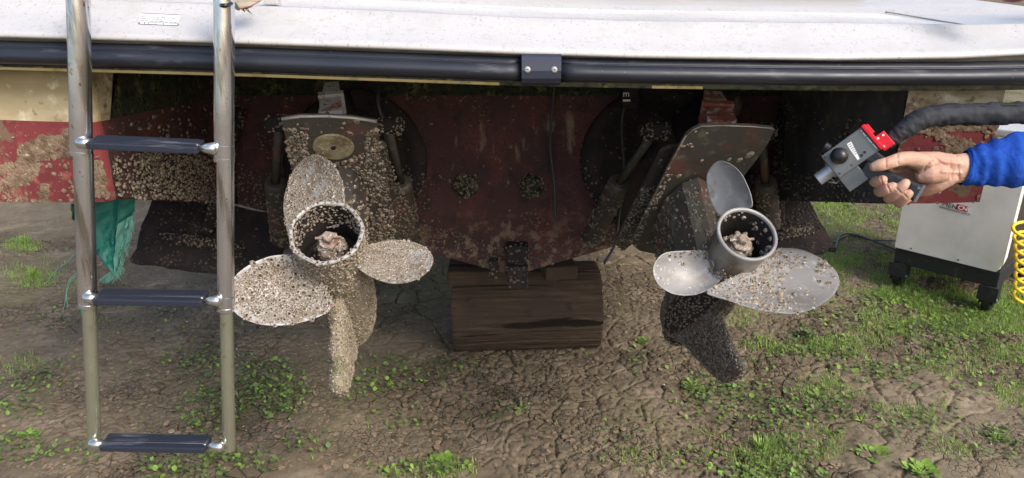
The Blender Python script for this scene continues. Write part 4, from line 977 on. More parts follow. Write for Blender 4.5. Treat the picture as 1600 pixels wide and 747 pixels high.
# strap with red edge at the ladder head, and a scrap of dry weed under it
stp = thing('strap', at(385, 2, 1.12), 'short dirty white strap with red edge beside the top of the ladder', 'strap')
b = MB(); b.prism([at(366,-30,1.11), at(368,6,1.11), at(373,14,1.11), at(392,9,1.11), at(408,1,1.11), at(412,-30,1.11)], (0,.006,0)); obj('webbing', b, M_flange, stp)
b = MB(); b.tube([at(372,14.5,1.108), at(392,9.5,1.108), at(407,1.5,1.108)], .0007, 6); obj('edging', b, M_seam2, stp)
b = MB(); b.tube(curve_pts([at(334,-12,1.09), at(338,4,1.075), at(350,9,1.035), at(364,5,1.06), at(371,13,1.10)]), [.003]*41, 8); obj('lashing', b, M_gblk, stp, smooth=True)
bd = MB(); r_ = random.Random(9)
for q in range(60):
    p = at(381+r_.gauss(0,5), 11+r_.gauss(0,2.5), 1.115); bd.tube([p, p+Vector((r_.uniform(-.006,.006), r_.uniform(-.003,.003), r_.uniform(-.005,.003)))], .0006, 4)
setp(obj('dried_weed', bd, M_mudc), 'small brown tuft of dried weed caught under the strap at the ladder top', 'weed')
fb = thing('fender', at(1585, -12, 1.12), 'dark red fender hanging at the top right corner of the platform', 'fender')
b = MB(); b.lathe(at(1585, -12, 1.12), (0,0,-1), [(-.06,.02),(-.02,.021),(.006,.019),(.013,.011),(.015,.0001)], 20); obj('fender_body', b, mat('dark_red_vinyl', (.14,.02,.03), .4), fb, smooth=True)
b = MB(); b.lathe(at(1585, -12, 1.12), (0,0,1), [(.055,.021),(.064,.016),(.07,.006),(.08,.005),(.08,.0001)], 20); obj('fender_eye', b, M_gblk, fb, smooth=True)

# ------------------------------------------------------------------ log and blocks
Rl = .135; la = gp(706, 556); lb = gp(933, 549)
ctrA = Vector((la.x-.0, la.y+.085, Rl-.012)); ctrB = Vector((lb.x+.0, lb.y+.085, Rl-.012))
lg = thing('log', ((ctrA.x+ctrB.x)/2, ctrA.y, 0), 'short thick weathered log lying on the mud under the keel', 'log')
b = MB(); n = 260; K = 90; rows = []
axl = (ctrB-ctrA); al = axl.normalized(); N1 = Vector((0,0,1)); N2 = al.cross(N1).normalized(); N1 = N2.cross(al)
for i in range(K+1):
    f = i/K; c0 = ctrA+axl*f; row = []
    for j in range(n):
        t = 2*math.pi*j/n; v = Vector((math.cos(t)*3.0, math.sin(t)*3.0, f*1.2))
        r_ = Rl*(1+.04*mnoise.noise(v*.5)+.012*mnoise.noise(Vector((math.cos(t)*16, math.sin(t)*16, f*1.6))))
        ck = mnoise.noise(Vector((math.cos(t)*9+4, math.sin(t)*9, f*1.3))); r_ += .0035*mnoise.noise(Vector((math.cos(t)*22, math.sin(t)*22, f*1.1))) + .0014*mnoise.noise(Vector((math.cos(t)*60, math.sin(t)*60, f*7))) - .008*max(0, 1-abs(ck)/.028)*max(0, mnoise.noise(Vector((f*3.5, t*2, 3)))+.25)
        for (fk, tk) in ((.80, 1.25), (.78, 1.2), (.12, 1.0), (.52, 1.3)):
            dd = math.hypot((f-fk)*4.0, (t-tk-math.pi)*1.4 if False else (((t-tk+math.pi)%(2*math.pi))-math.pi)*1.6); r_ += .006*math.exp(-(dd/.10)**2)
        if i in (0, K): r_ *= .985
        row.append(c0+al*(.006*mnoise.noise(Vector((math.cos(t)*2, math.sin(t)*2, 9))) if i in (0,K) else 0)+N1*math.cos(t)*r_+N2*math.sin(t)*r_)
    rows.append(row)
for i in range(K):
    for j in range(n): b.add([rows[i][j], rows[i][(j+1)%n], rows[i+1][(j+1)%n], rows[i+1][j]], [(0,1,2,3)])
o = obj('trunk', b, M_wood, lg, smooth=True); weld(o, .0001)
b = MB()
for row, c0 in ((rows[0], ctrA), (rows[-1], ctrB)):
    b.add(row+[c0], [(i, (i+1)%n, n) for i in range(n)])
obj('end_grain', b, M_woodend, lg)
r_ = random.Random(5)
for (px, py) in ():
    k_ = MB(); c0 = at(px, py, 2.05-.155); k_.lathe(Vector((c0.x, 2.09-Rl-.028 if False else c0.y+.02, c0.z)), (0,-1,.3), [(0,.011),(.006,.010),(.008,.006),(.004,.004),(.004,.0001)], 10, wob=lambda d, t: 1+.2*math.sin(3*t)); obj('knot', k_, M_woodend, lg, smooth=True)
blk = thing('wooden_block', at(800, 428, 1.93), 'dark squared timber packed between the log and the keel', 'timber block')
b = MB(); b.box((-.03, 2.01, .272), (.155,0,0), (0,.065,0), (0,0,.022), bev=.006); obj('beam', b, M_wood, blk)
b = MB(); b.box((.13, 1.93, .312), (.045,.008,0), (-.008,.045,0), (0,0,.020), bev=.005); obj('wedge', b, M_wood, blk)

# ------------------------------------------------------------------ torn green tarp under the left quarter
tp = thing('tarp_scrap', at(165, 430, 1.32), 'torn green woven tarp scrap hanging behind the ladder under the hull', 'tarp')
T = MB()
def sheet(pa, nu, nv, amp, seed, mi=0):
    """pa: 4 corners (px,py,Y)"""
    a, b_, c_, d = [at(*q) for q in pa]; vs = []
    for j in range(nv+1):
        for i in range(nu+1):
            u_ = i/nu; v_ = j/nv; p = (a*(1-u_)+b_*u_)*(1-v_)+(d*(1-u_)+c_*u_)*v_
            p = p + Vector((.004*mnoise.noise(Vector((u_*6, v_*5, seed))), amp*math.sin(u_*11+v_*2+seed)+amp*mnoise.noise(Vector((u_*5, v_*3, seed+5))), (.006*mnoise.noise(Vector((u_*22, 0, seed))) if j == nv else 0)))
            vs.append(p)
    T.add(vs, [(j*(nu+1)+i, j*(nu+1)+i+1, (j+1)*(nu+1)+i+1, (j+1)*(nu+1)+i) for j in range(nv) for i in range(nu)], mi)
sheet(((112,318,1.30),(214,300,1.32),(206,340,1.32),(146,398,1.30)), 22, 18, .006, 1)
sheet(((112,318,1.31),(128,318,1.31),(126,350,1.30),(114,344,1.30)), 6, 6, .004, 4)
sheet(((146,394,1.305),(186,350,1.31),(182,395,1.31),(180,430,1.30)), 14, 16, .005, 2)
sheet(((182,352,1.30),(208,335,1.31),(196,385,1.31),(180,428,1.295)), 12, 16, .005, 3, 1)
sheet(((124,478,1.31),(130,478,1.31),(130,490,1.31),(125,492,1.31)), 3, 3, .002, 6)
obj('torn_sheet', T, [M_tarp, M_fray], tp, fix=False)['kind'] = 'stuff'
fr = MB(); r_ = random.Random(2)
for q in range(70):
    f = r_.random(); x0 = 184+22*f+r_.gauss(0,2); y0 = 425-85*f; p = at(x0, y0, 1.30); L_ = r_.uniform(6, 20)
    fr.tube([p, at(x0+r_.uniform(-3,4), y0+L_*.5, 1.298), at(x0+r_.uniform(-6,5), y0+L_, 1.30)], .0004, 4)
for q in range(24):
    x0 = r_.gauss(172,7); fr.tube([at(178,422,1.30), at(x0+3,432,1.30), at(x0-6,440+r_.uniform(-4,4),1.30)], .0004, 4)
for ks_ in (((122,390),(104,410),(86,424),(74,440),(70,444)), ((122,425),(108,438),(104,455),(102,470),(98,488)), ((123,430),(112,436),(107,448),(104,462),(106,480))):
    fr.tube(curve_pts([at(x_, y_, 1.33) for x_, y_ in ks_], 5), .0007, 5)
setp(obj('frayed_threads', fr, M_fray, tp), kind='stuff')

# ------------------------------------------------------------------ laser head, hose, hand and arm
YG = 1.06
F3 = -ray(1340, 240).normalized()                              # toward the viewer, at the head
e1 = (onpl(1345,198,at(1330,235,YG),F3)-onpl(1282,244,at(1330,235,YG),F3)).normalized(); e2 = e1.cross(F3).normalized()
if e2.z > 0: e2 = -e2
def G(px, py, d=0): return onpl(px, py, at(1330,235,YG)+F3*d, F3)
gun = thing('laser_cleaning_gun', at(1345, 250, YG), 'grey pistol-shaped laser cleaning head with black knob and red rear, held in the hand', 'laser gun')
b = MB(); c0 = (G(1282,244)+G(1376,236)+G(1345,198)+G(1312,278))/4; hx = (G(1345,198)-G(1282,244)).length/2; hy = (G(1312,278)-G(1282,244)).length/2
b.box(c0-F3*.022, e1*hx, e2*hy, F3*.022, bev=.0018); obj('body', b, M_gun, gun)
b = MB(); lc = (G(1311,278)+G(1338.5,260)+G(1357,280)+G(1329,299))/4; b.box(lc-F3*.026, e1*.0158, e2*.0128, F3*.020, bev=.0015); obj('lens_block', b, M_gun, gun)
ce = c0 - e1*hx
b = MB(); no_ = ce-F3*.020 + e2*.004; b.lathe(no_, -e1, [(0,.0125),(.004,.0125),(.004,.0098),(.024,.0098),(.025,.0090),(.025,.0068),(.005,.0065),(.005,.0001)], 28); obj('nozzle', b, M_gun2, gun, smooth=True, auto=35)
b = MB(); b.tube([G(1313,281,-.03), G(1307,286,-.03), G(1294,284,-.03)], .0013, 8); b.tube([G(1307,286,-.03), G(1298,279,-.03)], .0009, 8); obj('guide_pin', b, M_gun2, gun, smooth=True)
b = MB(); b.lathe(G(1292,231,-.03), -e1*.3-e2, [(-.004,.008),(.004,.008),(.006,.006),(.006,.0001)], 16); obj('side_knob', b, M_gblk, gun, smooth=True, auto=35)
b = MB(); kc = G(1318,240); kd = (F3*.9-e1*.45+e2*-.05).normalized()
b.lathe(kc-F3*.001, kd, [(0,.0075),(.004,.0065),(.006,.008),(.009,.0115),(.015,.0125),(.020,.0112),(.024,.0075),(.0255,.0001)], 28); obj('knob', b, M_gblk, gun, smooth=True)
b = MB(); rc_ = c0+e1*(hx+.003); b.box(rc_-F3*.020, e1*.003, e2*(hy+.001), F3*.024, bev=.001)
b.box(rc_-F3*.020+e1*.002-e2*hy*.55, e1*.0045, e2*.008, F3*.020, bev=.001); obj('rear_plate', b, M_gred, gun)
b = MB(); q0 = (G(1365,213)+G(1379.5,205)+G(1398,226)+G(1384,236))/4; b.box(q0-F3*.02, e1*.0088, e2*.0125, F3*.0125, bev=.0015); so_ = obj('hose_socket', b, M_gred, gun)
for (x_, y_) in ((1372,216),(1381,229),(1380,211)):
    s = MB(); s.lathe(G(x_, y_, -.0075+.0005), F3, [(0,.0017),(.0008,.0016),(.0008,.0009),(.0001,.0001)], 10); obj('screw', s, M_label, so_)
for (x_, y_) in ((1353,203),(1375,227),(1289,246),(1312,271),(1330.5,258)):
    s = MB(); s.lathe(G(x_, y_, .0001), F3, [(0,.0013),(.0006,.0012),(.0006,.0007),(.0001,.0001)], 10); obj('screw', s, M_gblk, gun)
for (x_, y_) in ((1351,238),(1346,243)):
    s = MB(); s.lathe(G(x_, y_, .0001), F3, [(0,.0022),(.0003,.0022),(.0003,.0015),(.0001,.0014),(.0001,.0001)], 12); obj('port', s, M_gblk, gun)
b = MB(); b.add([G(1323,225,.0004), G(1330,221,.0004), G(1343.5,248,.0004), G(1340,250.5,.0004), G(1327,232,.0004)], [(0,1,2,3,4)]); lo_ = obj('label', b, M_label, gun, fix=False)
b = MB()
for q in range(6):
    f = q/6; A = Vector((1326+12*f, 226+17*f)); wdt = [6.0,5,6,4.5,5,3.5][q]
    u_ = Vector((.86,-.5))
    P_ = [A-u_*.5, A+u_*wdt*.72, A+u_*wdt*.72+Vector((.5,1.0)), A-u_*.5+Vector((.5,1.0))]
    b.add([G(p.x, p.y, .0008) for p in P_], [(0,1,2,3)])
obj('label_print', b, M_print, lo_, fix=False)
b = MB(); r_ = random.Random(8)
for q in range(20):
    f = q/20; A = Vector((1344.5+26.5*f, 205+29.5*f))
    if r_.random() < .82: b.add([G(A.x, A.y, .0006), G(A.x+1.7, A.y-1.1, .0006), G(A.x+2.5, A.y-.2, .0006), G(A.x+.8, A.y+.9, .0006)], [(0,1,2,3)])
obj('side_print', b, M_wht, gun, fix=False)
# grip
h0 = G(1347,263,-.020); h1 = G(1437,303,-.016); hd = (h1-h0).normalized(); hs = hd.cross(F3).normalized()
b = MB(); b.box((h0+h1)/2, hd*(h1-h0).length*.5, hs*.0125, F3*.0135, bev=.004)
b.box(G(1372,252,-.022), (G(1388,262)-G(1360,240)).normalized()*.020, (G(1388,262)-G(1360,240)).normalized().cross(F3)*.010, F3*.014, bev=.003); obj('grip', b, M_gblk, gun, smooth=False)
for q in range(3):
    f = .60+.13*q; s = MB(); s.box(h0.lerp(h1, f)+F3*.0130, hd*.0048, hs*.0085, F3*.0016, bev=.0008); obj('grip_pad', s, M_gblk, gun)
b = MB(); b.box(h1-hd*.0015, hd*.0022, hs*.0132, F3*.0140, bev=.001); b.lathe(h1-hd*.006+F3*.0134-hs*.007, F3, [(0,.0022),(.001,.002),(.001,.0001)], 10); obj('grip_end_plate', b, M_gun, gun)
b = MB(); b.lathe(h0.lerp(h1,.36)+F3*.013, F3, [(0,.0030),(.001,.0028),(.001,.0001)], 12); obj('grip_button', b, M_gun, gun)
b = MB(); b.tube(curve_pts([G(1352,272,-.02), G(1358,283,-.018), G(1364,287,-.02)],4), .0035, 8); obj('trigger', b, M_gblk, gun, smooth=True)
# hose sleeve
hk = [(1384,226,1.078),(1398,214,1.078),(1416,200,1.078),(1440,186,1.08),(1475,180,1.085),(1515,179,1.09),(1560,178,1.09),(1610,176,1.09),(1680,172,1.09),(1800,175,1.10),(1950,200,1.2),(2050,300,1.5),(2050,480,2.0)]
pts = curve_pts([at(*q) for q in hk], 14); rr = []
hr_ = [10.5,12.5,14.5,16,16.5,17,17,16,16,16,16,16,16]
for i in range(len(pts)): rr.append(float(np.interp(i/14, range(len(hr_)), hr_))*.00097)
hose = MB(); hose.tube(pts, rr, 36, wob=lambda i, t: 1+.16*mnoise.noise(Vector((i*.20, math.cos(t)*1.2, math.sin(t)*1.2)))+.09*mnoise.noise(Vector((i*.5, math.cos(t)*2.5, math.sin(t)*2.5)))+.02*math.cos(t-1.2))
hs_ = thing('laser_hose', pts[4], 'thick black fabric hose sleeve running from the laser gun out to the right', 'hose')
obj('sleeve', hose, M_hose, hs_, smooth=True)
# seam along the sleeve
sm = MB(); sm.tube([p+Vector((0,-rr[i]*.45,rr[i]*.84)) for i, p in enumerate(pts[8:])] if False else [pts[i]+Vector((0,-rr[i]*.5,rr[i]*.86)) for i in range(30, 110)], .0010, 6); obj('seam', sm, M_hose, hs_, smooth=True)

per = thing('person', at(1560, 262, 1.075), 'bare right hand and blue-sleeved forearm reaching in from the right, gripping the laser gun', 'person')
NH = Vector((F3.x*.3, F3.y, F3.z)).normalized(); PGr = (h0+h1)/2
def Hp(px, py, Y): return onpl(px, py, PGr+NH*(1.066-Y), NH)
hm = MB()
def chain(keys, n=8, seg=5, sq=None):
    P = [Hp(x_, y_, Y_) for x_, y_, Y_, _ in keys]; rd = [k_[3]*.00094 for k_ in keys]
    pt = curve_pts(P, seg); rr_ = [float(np.interp(i/seg, range(len(rd)), rd)) for i in range(len(pt))]
    # rounded ends
    d0 = (pt[0]-pt[1]).normalized(); d1 = (pt[-1]-pt[-2]).normalized()
    pt = [pt[0]+d0*rr_[0]*.85, pt[0]+d0*rr_[0]*.55] + pt + [pt[-1]+d1*rr_[-1]*.55, pt[-1]+d1*rr_[-1]*.85]; rr_ = [rr_[0]*.45, rr_[0]*.84] + rr_ + [rr_[-1]*.84, rr_[-1]*.45]
    hm.tube(pt, rr_, 16, squash=[sq]*len(pt) if sq else None)
# forearm / wrist
chain([(1560,262,1.085,25),(1525,262,1.083,24),(1500,263,1.08,23.5),(1478,266,1.08,23)], sq=.72)
# palm body (several overlapping volumes)
chain([(1490,264,1.08,22),(1465,264,1.085,23),(1440,264,1.095,23),(1418,264,1.103,19)], sq=.62)
chain([(1480,276,1.078,16),(1462,284,1.082,17),(1447,292,1.09,15),(1432,296,1.098,12)])
chain([(1484,256,1.075,16),(1462,254,1.072,17),(1440,252,1.068,15),(1424,250,1.062,12.5)])   # thenar
chain([(1470,270,1.067,15),(1452,272,1.066,15),(1440,275,1.068,11)])
chain([(1455,250,1.085,13),(1425,250,1.09,12),(1405,256,1.096,10)])   # back of hand to index knuckle
# thumb
chain([(1448,254,1.066,14),(1428,249,1.058,12.3),(1410,248.5,1.048,11),(1398,251.5,1.040,10.2),(1386,255.5,1.036,9.6),(1374,258.5,1.035,9.2),(1366,260.5,1.036,7.6)])
# fingers: knuckle behind the grip, middle joint below, tip back on the near side
chain([(1416,258,1.100,10),(1396,266,1.104,9.5),(1376,275,1.094,8.8),(1367,282,1.074,8.3),(1370,284,1.055,8.2),(1379,281,1.044,7.2)])
chain([(1424,270,1.103,10),(1402,280,1.106,9.6),(1381,291,1.094,9),(1374,298,1.072,8.6),(1378,299,1.052,8.6),(1387,295,1.040,8.4),(1395,291.5,1.037,7)])
chain([(1434,280,1.102,10),(1414,291,1.104,9.4),(1397,303,1.092,9),(1389,309,1.070,8.6),(1393,307,1.050,8.6),(1402,299,1.038,8.4),(1411,290,1.034,8.2),(1415,286,1.035,7)])
chain([(1444,290,1.098,9),(1427,302,1.100,8.6),(1411,313,1.088,8.2),(1405,317,1.068,8),(1408,314,1.050,8),(1415,307,1.040,7.6),(1420,302,1.038,6.6)])
ho_ = obj('hand', hm, M_skin, None, smooth=True)
md = ho_.modifiers.new('r', 'REMESH'); md.mode = 'VOXEL'; md.voxel_size = .0011; md.use_smooth_shade = True
m2 = ho_.modifiers.new('s', 'SMOOTH'); m2.factor = .5; m2.iterations = 5
bpy.context.view_layer.update()
me = bpy.data.meshes.new_from_object(ho_.evaluated_get(bpy.context.evaluated_depsgraph_get())); ho_.modifiers.clear(); ho_.data = me
# creases: thumb fold lines, knuckle lines and wrist tendons pressed into the surface
cre = [((1402,243),(1404,256),.9,2.0),((1384,249),(1385,262),.8,1.5),((1443,266),(1453,256),.9,1.6),((1416,262),(1432,270),1.4,2.4),((1447,262),(1458,252),.8,1.4),((1432,271),(1452,262),.7,1.5),
       ((1470,252),(1500,256),-1.0,3),((1472,268),(1500,270),-.9,3),((1494,244),(1499,280),.6,1.4),((1484,250),(1487,280),.5,1.3),((1386,290),(1391,300),.7,1.3),((1401,294),(1408,302),.7,1.3),((1376,278),(1379,288),.6,1.3),((1412,303),(1418,310),.6,1.3),((1460,246),(1480,262),.5,1.6)]
co = np.empty(len(me.vertices)*3); me.vertices.foreach_get('co', co); co = co.reshape(-1,3)
me.update()
nrm = np.array([v.normal[:] for v in me.vertices])
q = co-np.array(CAMP); zz = q@np.array(FW); PX = CX+FPX*q[:,0]/zz; PY = CY-FPX*(q@np.array(UPV))/zz
facing = (nrm*(-q)).sum(1) > 0
for (p0, p1, amp, wd) in cre:
    d = np.array(p1)-np.array(p0); L2 = (d**2).sum(); t = np.clip(((PX-p0[0])*d[0]+(PY-p0[1])*d[1])/L2, 0, 1); dist = np.hypot(PX-p0[0]-t*d[0], PY-p0[1]-t*d[1])
    co -= nrm*(np.exp(-(dist/wd)**2)*amp*.0020*facing)[:,None]
wr = np.array([mnoise.noise(Vector((c_[0]*55, c_[1]*55, c_[2]*95)))+.5*mnoise.noise(Vector((c_[0]*130, c_[1]*130, c_[2]*220))) for c_ in co]); co += nrm*(wr*.00045)[:,None]
me.vertices.foreach_set('co', co.ravel()); me.update()
me.materials.clear(); me.materials.append(M_skin)
offp = per.location; 
for v in me.vertices: v.co = v.co - offp
ho_.parent = per; me.polygons.foreach_set('use_smooth', [True]*len(me.polygons))
# sleeve, continuing to the shoulder outside the frame
sl_ = MB(); ka = [(1506,262,1.083),(1512,262,1.083),(1530,259,1.084),(1555,255,1.086),(1590,250,1.09),(1640,243,1.095),(1720,230,1.10),(1850,180,1.12),(1880,60,1.15),(1860,-120,1.18)]
ra = [26,28,32,36,41,46,52,60,66,70]
pts = curve_pts([Hp(*q) for q in ka], 12); rr = [float(np.interp(i/12, range(len(ra)), ra))*.00096 for i in range(len(pts))]
def wb(i, t):
    f = i/12
    return 1+.07*mnoise.noise(Vector((f*1.6, math.cos(t)*1.3, math.sin(t)*1.3)))+.06*mnoise.noise(Vector((f*3.2+math.cos(t)*1.5, math.cos(t)*2, math.sin(t)*2)))*min(1, f)+.045*math.sin(f*7+2.5*math.sin(t))*min(1, f*.6)+ (.05*math.exp(-((f-3.2)/.5)**2)*max(0, math.cos(t-.6)))
sl_.tube(pts, rr, 40, cap=False, wob=wb, squash=[.8]*len(pts))
n = 40; sl_.add(sl_.v[-n:], [tuple(range(n))])
# cuff return
inner = MB(); inner.tube([pts[0]-(pts[1]-pts[0]).normalized()*.0005, pts[0]+(pts[1]-pts[0]).normalized()*.02], [rr[0]*.97, rr[0]*.90], 40, cap=False, squash=[.8,.8]); sl_.add(inner.v, inner.f)
slo = obj('sleeve', sl_, M_sleeve, per, smooth=True)
for k_ in (3, 5):
    hm_ = MB(); c_ = pts[k_]; ring = [Vector(sl_.v[k_*40+j])+(Vector(sl_.v[k_*40+j])-c_).normalized()*.0002 for j in list(range(40))+[0]]; hm_.tube(ring, .0006, 5); obj('hem_stitch', hm_, M_sleeve, slo, smooth=True)

# ------------------------------------------------------------------ machine cabinet
cab = thing('machine_cabinet', gp(1470, 455), 'pale grey wheeled machine cabinet with black base standing on the grass', 'machine')
zb0 = .10; 
bl = gp(1396, 409, .095); br = gp(1557, 451, .095)                 # lower edge of the black base
zl = bl.z; fx = (br-bl); fx.z = 0; wcab = fx.length; fd = fx.normalized(); bdv = Vector((-fd.y, fd.x, 0))
if bdv.y < 0: bdv = -bdv
def Cb(s, d, z): return bl + fd*(s*wcab) + bdv*d + Vector((0,0,z-zl))
# height of the black/white division measured at the corner
def zat(px, py, P):  # z where the ray meets the vertical through P
    d = ray(px, py); t = (P.y)/d.y; return H+d.z*t
zd_ = (zat(1395, 384, bl)+zat(1556, 428, br))/2; ztopc = .60; dep = .50
b = MB(); b.box(Cb(.5, dep/2, (zl+zd_)/2), fd*wcab*.5, bdv*dep*.5, Vector((0,0,(zd_-zl)/2)), bev=.003); obj('base', b, M_cabk, cab)
b = MB(); b.box(Cb(.5, dep/2+.006, (zd_+ztopc)/2), fd*(wcab*.5-.004), bdv*(dep*.5-.006), Vector((0,0,(ztopc-zd_)/2))); obj('side_panel', b, M_cabs, cab)
b = MB(); th = .012
poly = [Cb(-.003,-th,zd_+.002), Cb(.965,-th,zd_+.002), Cb(.99,-th,zd_+.012), Cb(1.0,-th,zd_+.03), Cb(1.0,-th,ztopc), Cb(-.003,-th,ztopc)]
b.prism(poly, bdv*th)
b.prism([Cb(1.0,-th,zd_+.03), Cb(1.0,-th,ztopc), Cb(1.0,.035,ztopc), Cb(1.0,.020,zd_+.05)], fd*.005)
po3 = obj('front_panel', b, M_cab, cab)
for s_ in (.16, .62):
    s = MB(); s.lathe(Cb(s_, -th-.0002, zd_+.012), -bdv, [(0,.003),(.001,.0028),(.001,.0001)], 10); obj('screw', s, M_cabk, po3)
b = MB(); b.box(Cb(.5, dep/2, ztopc+.012), fd*(wcab*.5+.012), bdv*(dep*.5+.015), Vector((0,0,.012)), bev=.006); obj('top_cover', b, M_gel, cab)
for (s_, d_) in ((.06,.03),(.94,.03),(.06,.46),(.94,.46)):
    cw = MB(); c0 = Cb(s_, d_, .042); cw.lathe(c0-fd*.014, fd, [(0,.0001),(0,.034),(.003,.040),(.025,.040),(.028,.034),(.028,.0001)], 22); wo = obj('caster', cw, M_gblk, cab, smooth=True, auto=35)
    fk = MB(); fk.box(c0-fd*.020+Vector((0,0,.022)), fd*.002, bdv*.036, Vector((0,0,.034)), bev=.001); fk.box(c0+fd*.020+Vector((0,0,.022)), fd*.002, bdv*.036, Vector((0,0,.034)), bev=.001); fk.box(c0-bdv*.040+Vector((0,0,.030)), fd*.030, bdv*.002, Vector((0,0,.026)), bev=.001); obj('caster_fork', fk, M_cabk, wo)
    ax = MB(); ax.lathe(c0-fd*.025, fd, [(0,.0001),(0,.005),(.05,.005),(.05,.0001)], 10); obj('axle', ax, M_gun2, wo)
# lettering, on the front panel plane
nF = -bdv; PF = Cb(0, -th-.0012, .3)
def FP(px, py): return onpl(px, py, PF, nF)
b = MB(); b.add([FP(1495.5,318.5), FP(1512.5,323), FP(1511.5,332), FP(1494.5,327.5)], [(0,1,2,3)]); lg_ = obj('logo_panel', b, M_redp, cab, fix=False)
xd = (FP(1512.5,323)-FP(1495.5,318.5)).normalized(); yd = Vector((0,0,1))
ht = (FP(1495.5,318.5)-FP(1494.5,327.5)).length
text('lettering', 'CNC', ht*.98, FP(1496.2,326.3)+nF*.0008, xd, yd, M_wht, lg_, bold=.0004)
text('lettering', 'MEN', ht*1.15, FP(1471.5,321.5)+nF*.0004, xd, yd, M_blkp, cab)
text('lettering', 'www.haymencnc.com.tr', ht*.50, FP(1467,323.8)+nF*.0004, xd, yd, M_blkp, cab)
# coiled yellow air hose beside the cabinet
cp_ = []; n_t = 8
for i in range(n_t*18):
    t = i/18*2*math.pi; z_ = i/(n_t*18); py_ = 352+ z_*118; c0 = at(1601+5*math.sin(z_*3), py_, 2.16); cp_.append(c0+Vector((.037*math.cos(t), .037*math.sin(t)*.6, .010*math.sin(t))))
yh = thing('air_hose', at(1604, 470, 2.16), 'yellow coiled air hose hanging in front of the cabinet side', 'hose')
b = MB(); b.tube(cp_, .0052, 10); obj('coil', b, M_yel, yh, smooth=True)
# cables on the grass
for (nm, ks_, lab) in (('power_cable', ((1299,384),(1325,372),(1360,379),(1398,380)), 'thin grey-green cable lying on the grass left of the cabinet, upper strand'), ('power_cable', ((1304,396),(1312,372),(1340,372),(1400,395)), 'thin dark cable looping on the grass toward the trim tab, lower strand')):
    P_ = [gp(x_, y_) + Vector((0,0,.012)) for x_, y_ in ks_]; b = MB(); b.tube(curve_pts(P_, 8), .0038, 8); setp(obj(nm, b, M_cable, None, smooth=True), lab, 'cable', 'cables on the grass')

# ------------------------------------------------------------------ vegetation and litter on the ground
def emit(name, tmpl, faces, P, yaw, tilt, scale, matl, mats_idx=None, squash=None):
    """many small pieces as one mesh; all arrays along axis 0"""
    n = len(P); T_ = np.asarray(tmpl); k = len(T_)
    cy_, sy_ = np.cos(yaw), np.sin(yaw); ct, st_ = np.cos(tilt), np.sin(tilt)
    V = np.repeat(T_[None], n, 0)*scale[:,None,None]
    if squash is not None: V[:,:,1] *= squash[:,None]
    x_ = V[:,:,0]*ct[:,None]-V[:,:,2]*st_[:,None]*1.0; z_ = V[:,:,0]*st_[:,None]+V[:,:,2]*ct[:,None]; y_ = V[:,:,1]
    X = x_*cy_[:,None]-y_*sy_[:,None]; Y = x_*sy_[:,None]+y_*cy_[:,None]
    V = np.stack([X, Y, z_], -1)+P[:,None,:]
    F = (np.asarray(faces)[None]+(np.arange(n)*k)[:,None,None]).reshape(-1, np.asarray(faces).shape[1])
    return V.reshape(-1,3), F
leafT = [(0,0,0),(.25,.30,.10),(.62,.38,.16),(1.0,.0,.10),(.62,-.38,.16),(.25,-.30,.10),(.5,0,.06)]
leafF = [(0,1,6),(1,2,6),(2,3,6),(3,4,6),(4,5,6),(5,0,6)]
grassT = [(0,-.045,0),(0,.045,0),(.28,-.035,.42),(.28,.035,.42),(.70,0,.80)]
grassF = [(0,1,3),(0,3,2),(2,3,4)]
flakeT = [(1,0,.05),(.5,.8,.0),(-.4,.9,.12),(-1,.1,.0),(-.6,-.8,.1),(.4,-.9,.02),(0,0,.22)]
flakeF = [(0,1,6),(1,2,6),(2,3,6),(3,4,6),(4,5,6),(5,0,6)]
def patch_pts(patches, total=None):
    out = []
    for (px, py, rx, ry, n) in patches:
        for _ in range(int(n*(.85 if rx*ry and total is None else 1))):
            a_ = rng.random()*6.283; r_ = rng.random()**.6
            x_, y_ = px+math.cos(a_)*r_*rx, py+math.sin(a_)*r_*ry
            if y_ > 158: 
                g_ = gp(x_, y_)
                if not (abs(g_.x-.02) < .24 and 1.95 < g_.y < 2.25): out.append((g_.x, g_.y))
    return np.array(out)
weeds = [(395,600,88,50,620),(330,640,60,35,260),(440,640,40,22,80),(615,588,58,28,190),(700,575,42,18,100),(560,610,40,20,50),(45,600,55,24,150),(25,640,40,18,60),(100,570,30,12,30),(300,560,50,26,110),(330,548,40,20,50),
    (30,700,50,24,110),(110,700,60,20,70),(320,718,60,30,230),(250,725,40,20,60),(480,690,40,22,60),(400,720,50,20,60),(620,655,50,25,45),(680,730,60,18,90),(460,610,30,20,50),
    (1405,470,60,22,260),(1520,478,60,20,260),(1470,520,80,24,200),(1300,500,60,20,120),(1180,630,100,40,330),(1120,600,50,22,160),(1250,655,80,44,280),(1350,480,80,20,160),(1420,500,80,24,200),(1500,520,80,30,260),(1280,545,60,20,160),(1400,660,60,24,120),(1210,740,90,14,200),(1300,625,40,24,100),(1380,582,55,18,170),(1440,560,50,20,90),(1320,565,40,20,70),(1520,600,50,20,80),(1230,720,60,24,120),(1080,620,40,24,60),(1090,720,50,22,60),(1560,690,40,30,90),(1460,650,40,20,50),(1000,560,20,30,30),(970,700,50,40,30),(1180,560,50,20,50),(160,470,60,20,26),(60,500,50,22,30),(255,500,70,22,30),(1590,560,40,40,60),(560,560,50,20,30),(760,640,60,30,26),(620,735,50,12,50)]
P2 = patch_pts(weeds); extra = np.stack([rng.uniform(-1.6, 2.2, 900), rng.uniform(1.45, 3.6, 900)], -1); P2 = np.vstack([P2, extra]); n = len(P2)
P3 = np.column_stack([P2, gzv(P2[:,0], P2[:,1])+rng.uniform(.001, .012, n)])
